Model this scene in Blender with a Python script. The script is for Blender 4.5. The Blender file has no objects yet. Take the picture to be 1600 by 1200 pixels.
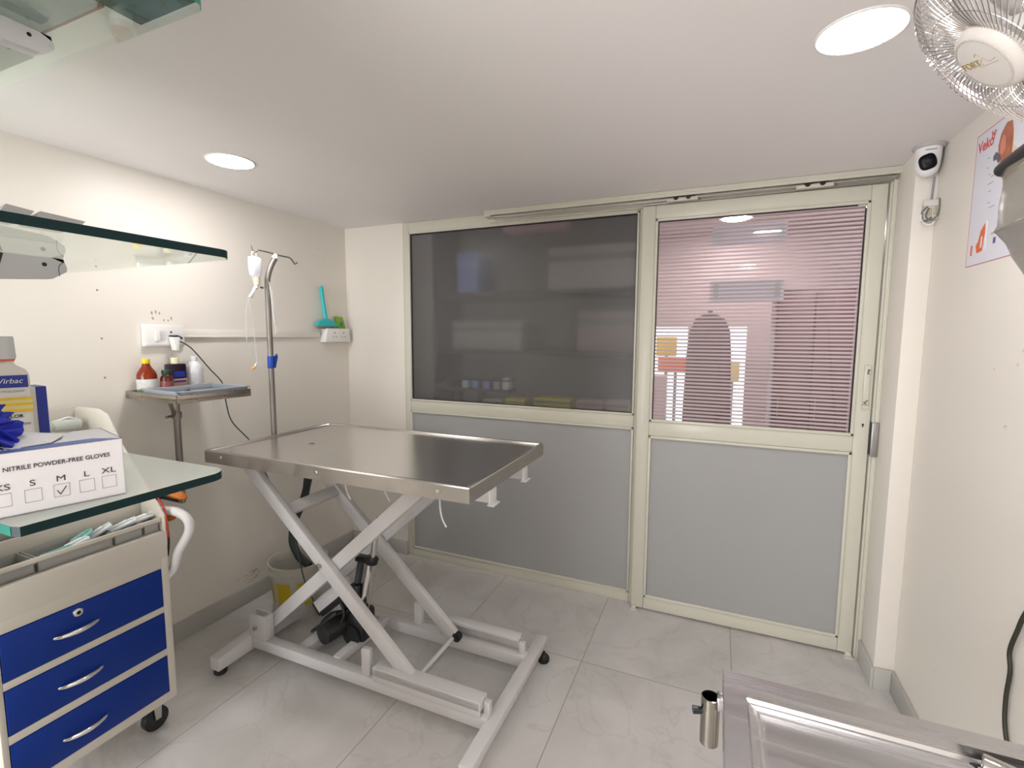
import bpy, bmesh, math, random
from mathutils import Vector, Matrix
random.seed(7)
PI = math.pi
scn = bpy.context.scene
COL = scn.collection

# ------------------------------------------------------------------ camera
cam_d = bpy.data.cameras.new('camera'); cam = bpy.data.objects.new('camera', cam_d); COL.objects.link(cam)
cam_d.sensor_fit = 'HORIZONTAL'; cam_d.sensor_width = 36.0; cam_d.lens = 752.13 / 1600 * 36.0
cam_d.clip_start = 0.02
YAW, PIT, ROL = .4028, -.1001, .0049
_f = Vector((-math.sin(YAW) * math.cos(PIT), math.cos(YAW) * math.cos(PIT), math.sin(PIT)))
_r = Vector((math.cos(YAW), math.sin(YAW), 0)); _u = _r.cross(_f)
r2 = _r * math.cos(ROL) + _u * math.sin(ROL); u2 = -_r * math.sin(ROL) + _u * math.cos(ROL)
M = Matrix((r2, u2, -_f)).transposed().to_4x4(); M.translation = Vector((0, 0, 1.557))
cam.matrix_world = M
scn.camera = cam

# ------------------------------------------------------------------ world, exposure
w = bpy.data.worlds.new('world'); scn.world = w; w.use_nodes = True
bg = w.node_tree.nodes['Background']; bg.inputs[0].default_value = (.86, .93, 1, 1); bg.inputs[1].default_value = 2.0
scn.view_settings.view_transform = 'Standard'; scn.view_settings.look = 'None'
scn.view_settings.gamma = 1; scn.view_settings.use_curve_mapping = False
scn.view_settings.exposure = -.06
LAMP = 92.0         # luminance of the round ceiling panels

# daylight added as fill, through an unseen made-up window behind the viewpoint
fill_d = bpy.data.lights.new('fill_light', 'AREA'); fill_d.shape = 'RECTANGLE'; fill_d.size = 1.36; fill_d.size_y = 1.75
fill_d.energy = 112; fill_d.color = (1, .98, .985)
fill = bpy.data.objects.new('fill_light', fill_d); COL.objects.link(fill)
fill.location = (-1.66, -1.90, 1.22); fill.rotation_euler = (PI / 2, 0, 0)

# room
XL, XR, D, H = -2.461, .775, 2.7475, 2.3
YB = -1.75

# ------------------------------------------------------------------ materials
def mat(name, col, rough=.5, metal=0, spec=.5, bump=0, bscale=200, noise=0, nscale=6, coat=0, trans=0, ior=1.45, aniso=0):
    m = bpy.data.materials.new(name); m.use_nodes = True
    nt = m.node_tree; b = nt.nodes['Principled BSDF']
    b.inputs['Base Color'].default_value = (*col, 1); b.inputs['Roughness'].default_value = rough
    b.inputs['Metallic'].default_value = metal; b.inputs['Specular IOR Level'].default_value = spec
    b.inputs['IOR'].default_value = ior; b.inputs['Transmission Weight'].default_value = trans
    b.inputs['Coat Weight'].default_value = coat; b.inputs['Anisotropic'].default_value = aniso
    geo = nt.nodes.new('ShaderNodeNewGeometry')
    if noise:
        n = nt.nodes.new('ShaderNodeTexNoise'); n.inputs['Scale'].default_value = nscale; n.inputs['Detail'].default_value = 5
        nt.links.new(geo.outputs['Position'], n.inputs['Vector'])
        mr = nt.nodes.new('ShaderNodeMapRange'); mr.inputs[3].default_value = 1 - noise; mr.inputs[4].default_value = 1 + noise
        nt.links.new(n.outputs[0], mr.inputs[0])
        mx = nt.nodes.new('ShaderNodeVectorMath'); mx.operation = 'SCALE'; mx.inputs[0].default_value = col
        nt.links.new(mr.outputs[0], mx.inputs['Scale']); nt.links.new(mx.outputs[0], b.inputs['Base Color'])
    if bump:
        n = nt.nodes.new('ShaderNodeTexNoise'); n.inputs['Scale'].default_value = bscale; n.inputs['Detail'].default_value = 3
        nt.links.new(geo.outputs['Position'], n.inputs['Vector'])
        bp = nt.nodes.new('ShaderNodeBump'); bp.inputs['Strength'].default_value = bump; bp.inputs['Distance'].default_value = .002
        nt.links.new(n.outputs[0], bp.inputs['Height']); nt.links.new(bp.outputs[0], b.inputs['Normal'])
    return m

def emit(name, col, s):
    m = bpy.data.materials.new(name); m.use_nodes = True; nt = m.node_tree
    nt.nodes.remove(nt.nodes['Principled BSDF']); e = nt.nodes.new('ShaderNodeEmission')
    e.inputs[0].default_value = (*col, 1); e.inputs[1].default_value = s
    nt.links.new(e.outputs[0], nt.nodes['Material Output'].inputs[0]); return m

M_wall = mat('wall_paint', (.785, .745, .68), .42, bump=.15, bscale=90, noise=.015, nscale=2)
M_ceil = mat('ceiling_paint', (.82, .79, .78), .6, bump=.05, bscale=60)
M_skirt = mat('skirting_tile', (.48, .47, .44), .3, noise=.12, nscale=5)
M_alu = mat('cream_coated_aluminium', (.64, .625, .535), .28, noise=.01)
M_alud = mat('track_aluminium', (.62, .60, .50), .35)
M_lam = mat('grey_laminate', (.375, .378, .378), .35, noise=.02, nscale=3)
M_rub = mat('black_rubber', (.012, .012, .012), .5)
M_blk = mat('black_plastic', (.015, .015, .017), .35)
M_dgrey = mat('dark_grey_plastic', (.045, .055, .06), .5)
M_white = mat('white_plastic', (.80, .79, .77), .35)
M_pcoat = mat('white_powder_coat', (.66, .645, .65), .33, noise=.015, nscale=8)
M_chrome = mat('chrome', (.75, .74, .72), .12, 1)
M_screw = mat('screw_steel', (.55, .53, .5), .3, 1)
M_steelpole = mat('steel_tube', (.27, .25, .225), .5, .8)
M_cream = mat('cream_cabinet_paint', (.60, .565, .50), .4, noise=.015, nscale=4)
M_blue = mat('blue_drawer_paint', (.002, .028, .23), .42, spec=.3, noise=.02)
M_bin = mat('grey_bin_plastic', (.36, .36, .34), .45)
M_teal = mat('teal_plastic', (.03, .48, .50), .35)
M_red = mat('red_paint', (.45, .03, .01), .4)
M_orange = mat('orange_rubber', (.42, .12, .008), .5, noise=.5, nscale=14)
M_paper = mat('white_paper', (.78, .77, .80), .6)
M_ink = mat('black_ink', (.04, .04, .05), .6)
M_greyink = mat('grey_ink', (.28, .28, .33), .6)
M_boxblue = mat('blue_print', (.10, .16, .45), .5, noise=.25, nscale=40)
M_glove = mat('blue_nitrile', (.008, .018, .33), .42, bump=.5, bscale=60)
M_navy = mat('navy_print', (.015, .03, .28), .4)
M_yel = mat('yellow_print', (.85, .55, .02), .4)
M_poster = mat('poster_paper', (.70, .71, .78), .3)
M_posterred = mat('poster_red', (.62, .06, .06), .4)
M_posteror = mat('poster_orange', (.72, .13, .03), .4)

def brushed(name, col, r0, r1, axis='x', sc=1.0, wav=0.0):
    m = bpy.data.materials.new(name); m.use_nodes = True; nt = m.node_tree; b = nt.nodes['Principled BSDF']
    b.inputs['Metallic'].default_value = 1; b.inputs['Base Color'].default_value = (*col, 1)
    g = nt.nodes.new('ShaderNodeNewGeometry'); mp = nt.nodes.new('ShaderNodeMapping')
    s = {'x': (3, 160, 60), 'y': (160, 3, 60), 'n': (12, 12, 12)}[axis]
    mp.inputs['Scale'].default_value = tuple(v * sc for v in s)
    nt.links.new(g.outputs['Position'], mp.inputs[0])
    n = nt.nodes.new('ShaderNodeTexNoise'); n.inputs['Scale'].default_value = 1; n.inputs['Detail'].default_value = 4
    nt.links.new(mp.outputs[0], n.inputs['Vector'])
    mr = nt.nodes.new('ShaderNodeMapRange'); mr.inputs[1].default_value = .3; mr.inputs[2].default_value = .7; mr.inputs[3].default_value = r0; mr.inputs[4].default_value = r1
    nt.links.new(n.outputs[0], mr.inputs[0]); nt.links.new(mr.outputs[0], b.inputs['Roughness'])
    return m
M_steel = brushed('brushed_steel', (.73, .705, .69), .235, .265, 'x')
M_steel2 = brushed('worn_tray_steel', (.56, .555, .565), .21, .29, 'x', .25)
M_shelfsteel = brushed('scuffed_steel', (.42, .38, .33), .2, .4, 'n')

def floor_mat():
    m = bpy.data.materials.new('marble_floor_tile'); m.use_nodes = True; nt = m.node_tree; N = nt.nodes; L = nt.links
    b = N['Principled BSDF']; g = N.new('ShaderNodeNewGeometry'); sp = N.new('ShaderNodeSeparateXYZ'); L.new(g.outputs['Position'], sp.inputs[0])
    def line(out, off, pitch, wd):
        a = N.new('ShaderNodeMath'); a.operation = 'SUBTRACT'; a.inputs[1].default_value = off; L.new(out, a.inputs[0])
        d = N.new('ShaderNodeMath'); d.operation = 'DIVIDE'; d.inputs[1].default_value = pitch; L.new(a.outputs[0], d.inputs[0])
        f = N.new('ShaderNodeMath'); f.operation = 'FRACT'; L.new(d.outputs[0], f.inputs[0])
        c = N.new('ShaderNodeMath'); c.operation = 'PINGPONG'; c.inputs[1].default_value = .5; L.new(f.outputs[0], c.inputs[0])
        l = N.new('ShaderNodeMath'); l.operation = 'LESS_THAN'; l.inputs[1].default_value = wd; L.new(c.outputs[0], l.inputs[0])
        fl = N.new('ShaderNodeMath'); fl.operation = 'FLOOR'; L.new(d.outputs[0], fl.inputs[0])
        return l.outputs[0], fl.outputs[0]
    lx, ix = line(sp.outputs[0], .125, .6625, .0028); ly, iy = line(sp.outputs[1], 2.131, 1.325, .0014)
    mx = N.new('ShaderNodeMath'); mx.operation = 'MAXIMUM'; L.new(lx, mx.inputs[0]); L.new(ly, mx.inputs[1])
    # per-tile offset of the veining
    cb = N.new('ShaderNodeCombineXYZ'); L.new(ix, cb.inputs[0]); L.new(iy, cb.inputs[1])
    sc = N.new('ShaderNodeVectorMath'); sc.operation = 'SCALE'; sc.inputs['Scale'].default_value = 3.7; L.new(cb.outputs[0], sc.inputs[0])
    ad = N.new('ShaderNodeVectorMath'); ad.operation = 'ADD'; L.new(sc.outputs[0], ad.inputs[0]); L.new(g.outputs['Position'], ad.inputs[1])
    n1 = N.new('ShaderNodeTexNoise'); n1.inputs['Scale'].default_value = 2.2; n1.inputs['Detail'].default_value = 7; n1.inputs['Distortion'].default_value = 1.3; n1.inputs['Roughness'].default_value = .6
    L.new(ad.outputs[0], n1.inputs['Vector'])
    cr = N.new('ShaderNodeValToRGB'); L.new(n1.outputs[0], cr.inputs[0])
    e = cr.color_ramp.elements; e[0].position = .3; e[0].color = (.53, .515, .495, 1); e[1].position = .62; e[1].color = (.64, .62, .605, 1)
    x = e.new(.5); x.color = (.60, .58, .565, 1)
    n2 = N.new('ShaderNodeTexNoise'); n2.inputs['Scale'].default_value = 1.6; n2.inputs['Detail'].default_value = 5; n2.inputs['Distortion'].default_value = 2.2
    L.new(ad.outputs[0], n2.inputs['Vector'])
    v = N.new('ShaderNodeMath'); v.operation = 'SUBTRACT'; v.inputs[1].default_value = .5; L.new(n2.outputs[0], v.inputs[0])
    va = N.new('ShaderNodeMath'); va.operation = 'ABSOLUTE'; L.new(v.outputs[0], va.inputs[0])
    vr = N.new('ShaderNodeMapRange'); vr.inputs[1].default_value = 0; vr.inputs[2].default_value = .018; vr.inputs[3].default_value = .30; vr.inputs[4].default_value = 0; L.new(va.outputs[0], vr.inputs[0])
    m1 = N.new('ShaderNodeMix'); m1.data_type = 'RGBA'; L.new(vr.outputs[0], m1.inputs[0]); L.new(cr.outputs[0], m1.inputs[6]); m1.inputs[7].default_value = (.42, .40, .37, 1)
    m2 = N.new('ShaderNodeMix'); m2.data_type = 'RGBA'; L.new(mx.outputs[0], m2.inputs[0]); L.new(m1.outputs[2], m2.inputs[6]); m2.inputs[7].default_value = (.30, .29, .265, 1)
    L.new(m2.outputs[2], b.inputs['Base Color']); b.inputs['Roughness'].default_value = .3
    return m
M_floor = floor_mat()

def sym_fresnel(N, L, ior):
    # same reflectance entering and leaving the sheet
    g = N.new('ShaderNodeNewGeometry'); m = N.new('ShaderNodeMix'); m.data_type = 'FLOAT'
    L.new(g.outputs['Backfacing'], m.inputs[0]); m.inputs[2].default_value = ior; m.inputs[3].default_value = 1 / ior
    f = N.new('ShaderNodeFresnel'); L.new(m.outputs[0], f.inputs[0]); return f
def milky0(name, col, tr):
    m = bpy.data.materials.new(name); m.use_nodes = True; nt = m.node_tree; N = nt.nodes; L = nt.links
    p = N['Principled BSDF']; p.inputs['Base Color'].default_value = (*col, 1); p.inputs['Roughness'].default_value = .05
    t = N.new('ShaderNodeBsdfTransparent'); t.inputs[0].default_value = (.9, .95, .92, 1); mx = N.new('ShaderNodeMixShader'); mx.inputs[0].default_value = tr
    L.new(p.outputs[0], mx.inputs[1]); L.new(t.outputs[0], mx.inputs[2]); L.new(mx.outputs[0], N['Material Output'].inputs[0]); return m
def clear_glass(name, tint, refl=1.5):
    m = bpy.data.materials.new(name); m.use_nodes = True; nt = m.node_tree; N = nt.nodes; L = nt.links
    N.remove(N['Principled BSDF']); t = N.new('ShaderNodeBsdfTransparent'); t.inputs[0].default_value = (*tint, 1)
    gl = N.new('ShaderNodeBsdfGlossy'); gl.inputs['Roughness'].default_value = .02; gl.inputs[0].default_value = (1, 1, 1, 1)
    fr = sym_fresnel(N, L, refl)
    mx = N.new('ShaderNodeMixShader'); L.new(fr.outputs[0], mx.inputs[0]); L.new(t.outputs[0], mx.inputs[1]); L.new(gl.outputs[0], mx.inputs[2])
    L.new(mx.outputs[0], N['Material Output'].inputs[0]); return m
M_glass = clear_glass('clear_shelf_glass', (.90, .95, .92))
M_glasslow = milky0('milky_sheen_glass', (.74, .78, .74), .45)  # milky white mixed in to stand for the strong reflection on this shelf
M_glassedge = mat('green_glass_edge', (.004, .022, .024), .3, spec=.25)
M_glassedge_lit = mat('lit_green_glass_edge', (.02, .22, .17), .12)  # lit copy of the glass edge; the light is in the colour
M_plasticclear = clear_glass('clear_thin_plastic', (.93, .93, .92), 1.35)

def milky(name, col, tr):
    m = bpy.data.materials.new(name); m.use_nodes = True; nt = m.node_tree; N = nt.nodes; L = nt.links
    p = N['Principled BSDF']; p.inputs['Base Color'].default_value = (*col, 1); p.inputs['Roughness'].default_value = .25
    t = N.new('ShaderNodeBsdfTransparent'); mx = N.new('ShaderNodeMixShader'); mx.inputs[0].default_value = tr
    L.new(p.outputs[0], mx.inputs[1]); L.new(t.outputs[0], mx.inputs[2]); L.new(mx.outputs[0], N['Material Output'].inputs[0]); return m
M_milky = milky('milky_plastic', (.86, .88, .95), .25)
M_milkytube = milky('clear_tubing', (.80, .80, .80), .45)
M_bagfilm = milky('clear_packet_film', (.75, .80, .80), .5)
M_pouch = milky('cloudy_vinyl', (.17, .155, .12), .35)

def stripes_mat():
    m = bpy.data.materials.new('striped_frost_glass'); m.use_nodes = True; nt = m.node_tree; N = nt.nodes; L = nt.links
    N.remove(N['Principled BSDF']); g = N.new('ShaderNodeNewGeometry'); sp = N.new('ShaderNodeSeparateXYZ'); L.new(g.outputs['Position'], sp.inputs[0])
    d = N.new('ShaderNodeMath'); d.operation = 'DIVIDE'; d.inputs[1].default_value = .0192; L.new(sp.outputs[2], d.inputs[0])
    f = N.new('ShaderNodeMath'); f.operation = 'FRACT'; L.new(d.outputs[0], f.inputs[0])
    c = N.new('ShaderNodeMath'); c.operation = 'LESS_THAN'; c.inputs[1].default_value = .5; L.new(f.outputs[0], c.inputs[0])
    t = N.new('ShaderNodeBsdfTransparent'); t.inputs[0].default_value = (.93, .92, .92, 1)
    gl = N.new('ShaderNodeBsdfGlossy'); gl.inputs['Roughness'].default_value = .03
    fr = sym_fresnel(N, L, 1.5)
    clear = N.new('ShaderNodeMixShader'); L.new(fr.outputs[0], clear.inputs[0]); L.new(t.outputs[0], clear.inputs[1]); L.new(gl.outputs[0], clear.inputs[2])
    di = N.new('ShaderNodeBsdfDiffuse'); di.inputs[0].default_value = (.66, .57, .58, 1)
    tl = N.new('ShaderNodeBsdfTranslucent'); tl.inputs[0].default_value = (.75, .66, .68, 1)
    fm = N.new('ShaderNodeMixShader'); fm.inputs[0].default_value = .55; L.new(di.outputs[0], fm.inputs[1]); L.new(tl.outputs[0], fm.inputs[2])
    t2 = N.new('ShaderNodeBsdfTransparent'); fm2 = N.new('ShaderNodeMixShader'); fm2.inputs[0].default_value = .25; L.new(fm.outputs[0], fm2.inputs[1]); L.new(t2.outputs[0], fm2.inputs[2])
    mx = N.new('ShaderNodeMixShader'); L.new(c.outputs[0], mx.inputs[0]); L.new(clear.outputs[0], mx.inputs[1]); L.new(fm2.outputs[0], mx.inputs[2])
    L.new(mx.outputs[0], N['Material Output'].inputs[0]); return m
M_stripe = stripes_mat()
M_frost = mat('smoky_frosted_glass', (.66, .65, .65), .27, trans=.90, ior=1.25)

# ------------------------------------------------------------------ mesh helper
class MB:
    def __init__(s): s.bm = bmesh.new(); s.mats = []
    def _mi(s, faces, m):
        if m is None: return
        if m not in s.mats: s.mats.append(m)
        i = s.mats.index(m)
        for f in faces: f.material_index = i
    def _add(s, fn, bev=0, segs=2, m=None, mtx=None):
        t = bmesh.new(); fn(t)
        if bev: bmesh.ops.bevel(t, geom=list(t.edges), offset=bev, segments=segs, profile=.5, affect='EDGES', clamp_overlap=True)
        if mtx is not None: bmesh.ops.transform(t, matrix=mtx, verts=t.verts)
        me = bpy.data.meshes.new('t'); t.to_mesh(me); t.free()
        n = len(s.bm.faces); s.bm.from_mesh(me); bpy.data.meshes.remove(me)
        s.bm.faces.ensure_lookup_table(); s._mi(s.bm.faces[n:], m)
        return s
    def box(s, x0, x1, y0, y1, z0, z1, bev=0, m=None, mtx=None, segs=2):
        c = ((x0 + x1) / 2, (y0 + y1) / 2, (z0 + z1) / 2)
        def fn(t):
            bmesh.ops.create_cube(t, size=1); bmesh.ops.scale(t, vec=(abs(x1 - x0), abs(y1 - y0), abs(z1 - z0)), verts=t.verts); bmesh.ops.translate(t, vec=c, verts=t.verts)
        return s._add(fn, bev, segs, m, mtx)
    def bar(s, a, b, wid, thk, up=(0, 0, 1), bev=.002, m=None, rad=None):
        """rectangular bar from a to b; wid measured along 'up', thk across"""
        a, b = Vector(a), Vector(b); d = (b - a); L = d.length; d.normalize(); up = Vector(up); sd = d.cross(up).normalized(); u = sd.cross(d).normalized()
        mt = Matrix((d, sd, u)).transposed().to_4x4(); mt.translation = (a + b) / 2
        return s.box(-L / 2, L / 2, -thk / 2, thk / 2, -wid / 2, wid / 2, bev, m, mt)
    def cyl(s, a, b, r0, r1=None, seg=24, m=None, bev=0):
        a, b = Vector(a), Vector(b); r1 = r0 if r1 is None else r1; d = b - a
        def fn(t): bmesh.ops.create_cone(t, cap_ends=True, segments=seg, radius1=r0, radius2=r1, depth=d.length)
        q = d.to_track_quat('Z', 'Y').to_matrix().to_4x4(); q.translation = (a + b) / 2
        t = bmesh.new(); fn(t)
        if bev:
            ed = [e for e in t.edges if len([f for f in e.link_faces if len(f.verts) > 4]) == 1]
            bmesh.ops.bevel(t, geom=ed, offset=bev, segments=2, profile=.5, affect='EDGES')
        bmesh.ops.transform(t, matrix=q, verts=t.verts); me = bpy.data.meshes.new('t'); t.to_mesh(me); t.free()
        n = len(s.bm.faces); s.bm.from_mesh(me); bpy.data.meshes.remove(me); s.bm.faces.ensure_lookup_table(); s._mi(s.bm.faces[n:], m); return s
    def sph(s, c, r, m=None, scale=(1, 1, 1), seg=16):
        def fn(t):
            bmesh.ops.create_uvsphere(t, u_segments=seg, v_segments=seg // 2 + 2, radius=r); bmesh.ops.scale(t, vec=scale, verts=t.verts); bmesh.ops.translate(t, vec=c, verts=t.verts)
        return s._add(fn, m=m)
    def tube(s, pts, r, seg=10, smooth=6, m=None, flat=1.0, closed=False):
        P = [Vector(p) for p in pts]
        if smooth > 1 and len(P) > 2:
            Q = []; n = len(P)
            for i in range(n if closed else n - 1):
                if closed: p0, p1, p2, p3 = P[i - 1], P[i], P[(i + 1) % n], P[(i + 2) % n]
                else: p0 = P[max(i - 1, 0)]; p1 = P[i]; p2 = P[i + 1]; p3 = P[min(i + 2, n - 1)]
                for k in range(smooth):
                    t = k / smooth
                    Q.append(.5 * ((2 * p1) + (-p0 + p2) * t + (2 * p0 - 5 * p1 + 4 * p2 - p3) * t * t + (-p0 + 3 * p1 - 3 * p2 + p3) * t ** 3))
            if not closed: Q.append(P[-1])
            P = Q
        rr = r if callable(r) else (lambda t: r)
        T = [((P[(i + 1) % len(P)] - P[i - 1]) if closed else (P[min(i + 1, len(P) - 1)] - P[max(i - 1, 0)])).normalized() for i in range(len(P))]
        nrm = Vector((0, 0, 1)).cross(T[0]); nrm = nrm.normalized() if nrm.length > 1e-3 else Vector((1, 0, 0))
        rings = []; n0 = len(s.bm.faces)
        for i, p in enumerate(P):
            nrm = (nrm - T[i] * nrm.dot(T[i])).normalized(); bn = T[i].cross(nrm); q = rr(i / (len(P) - 1))
            rings.append([s.bm.verts.new(p + nrm * math.cos(a) * q + bn * math.sin(a) * q * flat) for a in (2 * PI * k / seg for k in range(seg))])
        R = range(len(rings)) if closed else range(len(rings) - 1)
        for i in R:
            A, B = rings[i], rings[(i + 1) % len(rings)]
            for k in range(seg): s.bm.faces.new((A[k], A[(k + 1) % seg], B[(k + 1) % seg], B[k]))
        if not closed: s.bm.faces.new(rings[0][::-1]); s.bm.faces.new(rings[-1])
        s.bm.faces.ensure_lookup_table(); s._mi(s.bm.faces[n0:], m); return s
    def lathe(s, prof, c=(0, 0, 0), seg=32, m=None, mtx=None, sx=1, sy=1, cap=True):
        c = Vector(c); n0 = len(s.bm.faces); rings = []
        mt = mtx or Matrix.Identity(4)
        for r, z in prof:
            rings.append([s.bm.verts.new(c + (mt @ Vector((math.cos(a) * r * sx, math.sin(a) * r * sy, z)))) for a in (2 * PI * k / seg for k in range(seg))])
        for A, B in zip(rings, rings[1:]):
            for k in range(seg): s.bm.faces.new((A[k], A[(k + 1) % seg], B[(k + 1) % seg], B[k]))
        if cap: s.bm.faces.new(rings[0][::-1]); s.bm.faces.new(rings[-1])
        s.bm.faces.ensure_lookup_table(); s._mi(s.bm.faces[n0:], m); return s
    def prism(s, poly, ax, lo, hi, m=None, msides=None, bev=0):
        """extrude a 2-D outline along axis ax (0,1,2)"""
        def P(p, h):
            v = list(p); v.insert(ax, h); return v
        def fn(t):
            A = [t.verts.new(P(p, lo)) for p in poly]; B = [t.verts.new(P(p, hi)) for p in poly]; n = len(poly)
            t.faces.new(A); t.faces.new(B[::-1])
            for i in range(n): t.faces.new((A[i], A[(i + 1) % n], B[(i + 1) % n], B[i]))
            bmesh.ops.recalc_face_normals(t, faces=t.faces)
        n = len(s.bm.faces); s._add(fn, bev=bev, m=m)
        if msides is not None:
            s.bm.normal_update(); fs = [f for f in s.bm.faces[n:] if abs(f.normal[ax]) < .5 and f.normal.y < .97]; s._mi(fs, msides)
        return s
    def build(s, name, m=None, parent=None, smooth=True, origin=None):
        me = bpy.data.meshes.new(name); bmesh.ops.recalc_face_normals(s.bm, faces=s.bm.faces)
        vs = [v.co for v in s.bm.verts]
        if parent is None:
            if origin is None:
                origin = Vector(((min(v.x for v in vs) + max(v.x for v in vs)) / 2, (min(v.y for v in vs) + max(v.y for v in vs)) / 2, min(v.z for v in vs)))
        else:
            p = parent
            while p.parent: p = p.parent
            origin = p.location.copy()
        bmesh.ops.translate(s.bm, vec=-Vector(origin), verts=s.bm.verts)
        if smooth:
            for f in s.bm.faces: f.smooth = True
            for e in s.bm.edges:
                if len(e.link_faces) == 2 and e.link_faces[0].normal.angle(e.link_faces[1].normal, 0) > .6: e.smooth = False
        s.bm.to_mesh(me); s.bm.free()
        if m is not None and not s.mats: me.materials.append(m)
        elif m is not None and s.mats:
            for x in s.mats: me.materials.append(x)
        else:
            for x in s.mats: me.materials.append(x)
        o = bpy.data.objects.new(name, me); COL.objects.link(o)
        if parent is None: o.location = origin
        else: o.parent = parent
        return o

def tag(o, label=None, cat=None, group=None, kind=None):
    if label: o['label'] = label
    if cat: o['category'] = cat
    if group: o['group'] = group
    if kind: o['kind'] = kind
    return o
def thing(name, loc, label, cat, group=None):
    o = bpy.data.objects.new(name, None); COL.objects.link(o); o.location = loc; o.empty_display_size = .1
    return tag(o, label, cat, group)
def struct(o, label=None): o['kind'] = 'structure'; (label and o.__setitem__('label', label)); return o
def struct_root(name, loc, label=None):
    o = bpy.data.objects.new(name, None); COL.objects.link(o); o.location = loc; return struct(o, label)
def dup(root, offset, label=None, **kw):
    r = root.copy(); COL.objects.link(r); r.location = Vector(root.location) + Vector(offset)
    if label: r['label'] = label
    for k, v in kw.items(): r[k] = v
    for ch in list(root.children):
        c = ch.copy(); COL.objects.link(c); c.parent = r
        for g in ch.children:
            d = g.copy(); COL.objects.link(d); d.parent = c
    return r
def text(name, body, size, org, right, up, m, parent, align='LEFT', sx=1, shear=0, bold=0):
    cu = bpy.data.curves.new('tx', 'FONT'); cu.body = body; cu.size = size; cu.align_x = align; cu.extrude = .0002; cu.shear = shear; cu.offset = bold
    to = bpy.data.objects.new('tx', cu); COL.objects.link(to)
    bpy.context.view_layer.update()
    me = bpy.data.meshes.new_from_object(to.evaluated_get(bpy.context.evaluated_depsgraph_get()))
    bpy.data.objects.remove(to); me.name = name
    R = Vector(right).normalized(); U = Vector(up).normalized(); Nn = R.cross(U)
    mt = Matrix((R * sx, U, Nn)).transposed().to_4x4()
    p = parent
    while p and p.parent: p = p.parent
    mt.translation = Vector(org) - (p.location if p else Vector())
    me.transform(mt); me.materials.clear(); me.materials.append(m)
    o = bpy.data.objects.new(name, me); COL.objects.link(o); o.parent = parent
    return o

# ================================================================== ROOM SHELL
struct(MB().box(XL - .1, 3.6, YB - .1, 5.6, -.06, 0).build('floor', M_floor))
struct(MB().box(XL - .1, XR + .1, YB - .1, D + .06, H, H + .06).build('ceiling', M_ceil))
struct(MB().box(XL - .1, XL, YB - .1, 5.6, 0, H + .06).build('wall_left', M_wall))
struct(MB().box(XR, XR + .1, YB - .1, D + .05, 0, H).build('wall_right', M_wall))
struct(MB().box(XL, -2.35, YB - .1, YB, 0, H).box(-.98, XR, YB - .1, YB, 0, H).box(-2.35, -.98, YB - .1, YB, 0, .34).box(-2.35, -.98, YB - .1, YB, 2.1, H).build('wall_back', M_wall))
wb = struct_root('window_added', (-1.66, YB - .05, .34))  # window added for the fill light, unseen from the viewpoint
wf = MB()
for x in (-2.35, -1.685, -1.02): wf.box(x, x + .04, YB - .07, YB - .03, .34, 2.1, .002)
for z in (.34, 2.06): wf.box(-2.35, -.98, YB - .07, YB - .03, z, z + .04, .002)
wf.build('frame', M_alu, wb)
struct(MB().box(XL, -1.969, D, D + .1, 0, H).build('wall_far', M_wall))
struct(MB().box(.70, XR, 2.482, D + .05, 0, H, bev=.002).build('wall_pillar', M_wall))
# skirting
def skirt(name, x0, x1, y0, y1): struct(MB().box(x0, x1, y0, y1, 0, .1, bev=.002).build(name, M_skirt))
skirt('baseboard_left', XL, XL + .012, YB, D); skirt('baseboard_far', XL + .012, -1.97, D - .012, D)
skirt('baseboard_pillar', .688, .70, 2.47, 2.74); skirt('baseboard_return', .70, XR - .012, 2.47, 2.482)
skirt('baseboard_right', XR - .012, XR, YB, 2.482)
skirt('baseboard_back', XL, XR - .012, YB, YB + .012)

# ------------------------------------------------------------------ fixed glazed partition (window_1)
win = struct_root('window_1', (-1.2, D + .02, 0), 'fixed cream aluminium partition with smoky frosted pane above grey panel')
f = MB()
yf0, yf1 = D, D + .045
f.box(-1.969, -1.925, yf0, yf1, 0, H, .003); f.box(-.42, -.36, yf0, yf1, 0, H, .003)
f.box(-1.925, -.42, yf0, yf1, 2.235, H - .001, .003); f.box(-1.925, -.42, yf0, yf1, 1.042, 1.112, .003); f.box(-1.925, -.42, yf0, yf1, 0, .06, .003)
# glazing beads
for a, b, c, d in ((-1.925, -.42, 1.112, 2.235), (-1.925, -.42, .06, 1.042)):
    f.box(a, a + .012, yf0 - .006, yf0 + .01, c, d, .002); f.box(b - .012, b, yf0 - .006, yf0 + .01, c, d, .002)
    f.box(a, b, yf0 - .006, yf0 + .01, c, c + .012, .002); f.box(a, b, yf0 - .006, yf0 + .01, d - .012, d, .002)
f.build('frame', M_alu, win)
MB().box(-1.912, -.432, yf0 + .012, yf0 + .018, 1.125, 2.222).build('window_pane', M_frost, win)
g = MB()
for a in ((-1.914, -1.909, 1.124, 2.223), (-.435, -.430, 1.124, 2.223)): g.box(a[0], a[1], yf0 + .004, yf0 + .011, a[2], a[3])
g.box(-1.914, -.43, yf0 + .004, yf0 + .011, 2.216, 2.223); g.box(-1.914, -.43, yf0 + .004, yf0 + .011, 1.124, 1.128)
g.build('rubber_gasket', M_rub, win)
MB().box(-1.925, -.42, yf0 + .008, yf0 + .02, .06, 1.042).build('lower_panel', M_lam, win)

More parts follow.
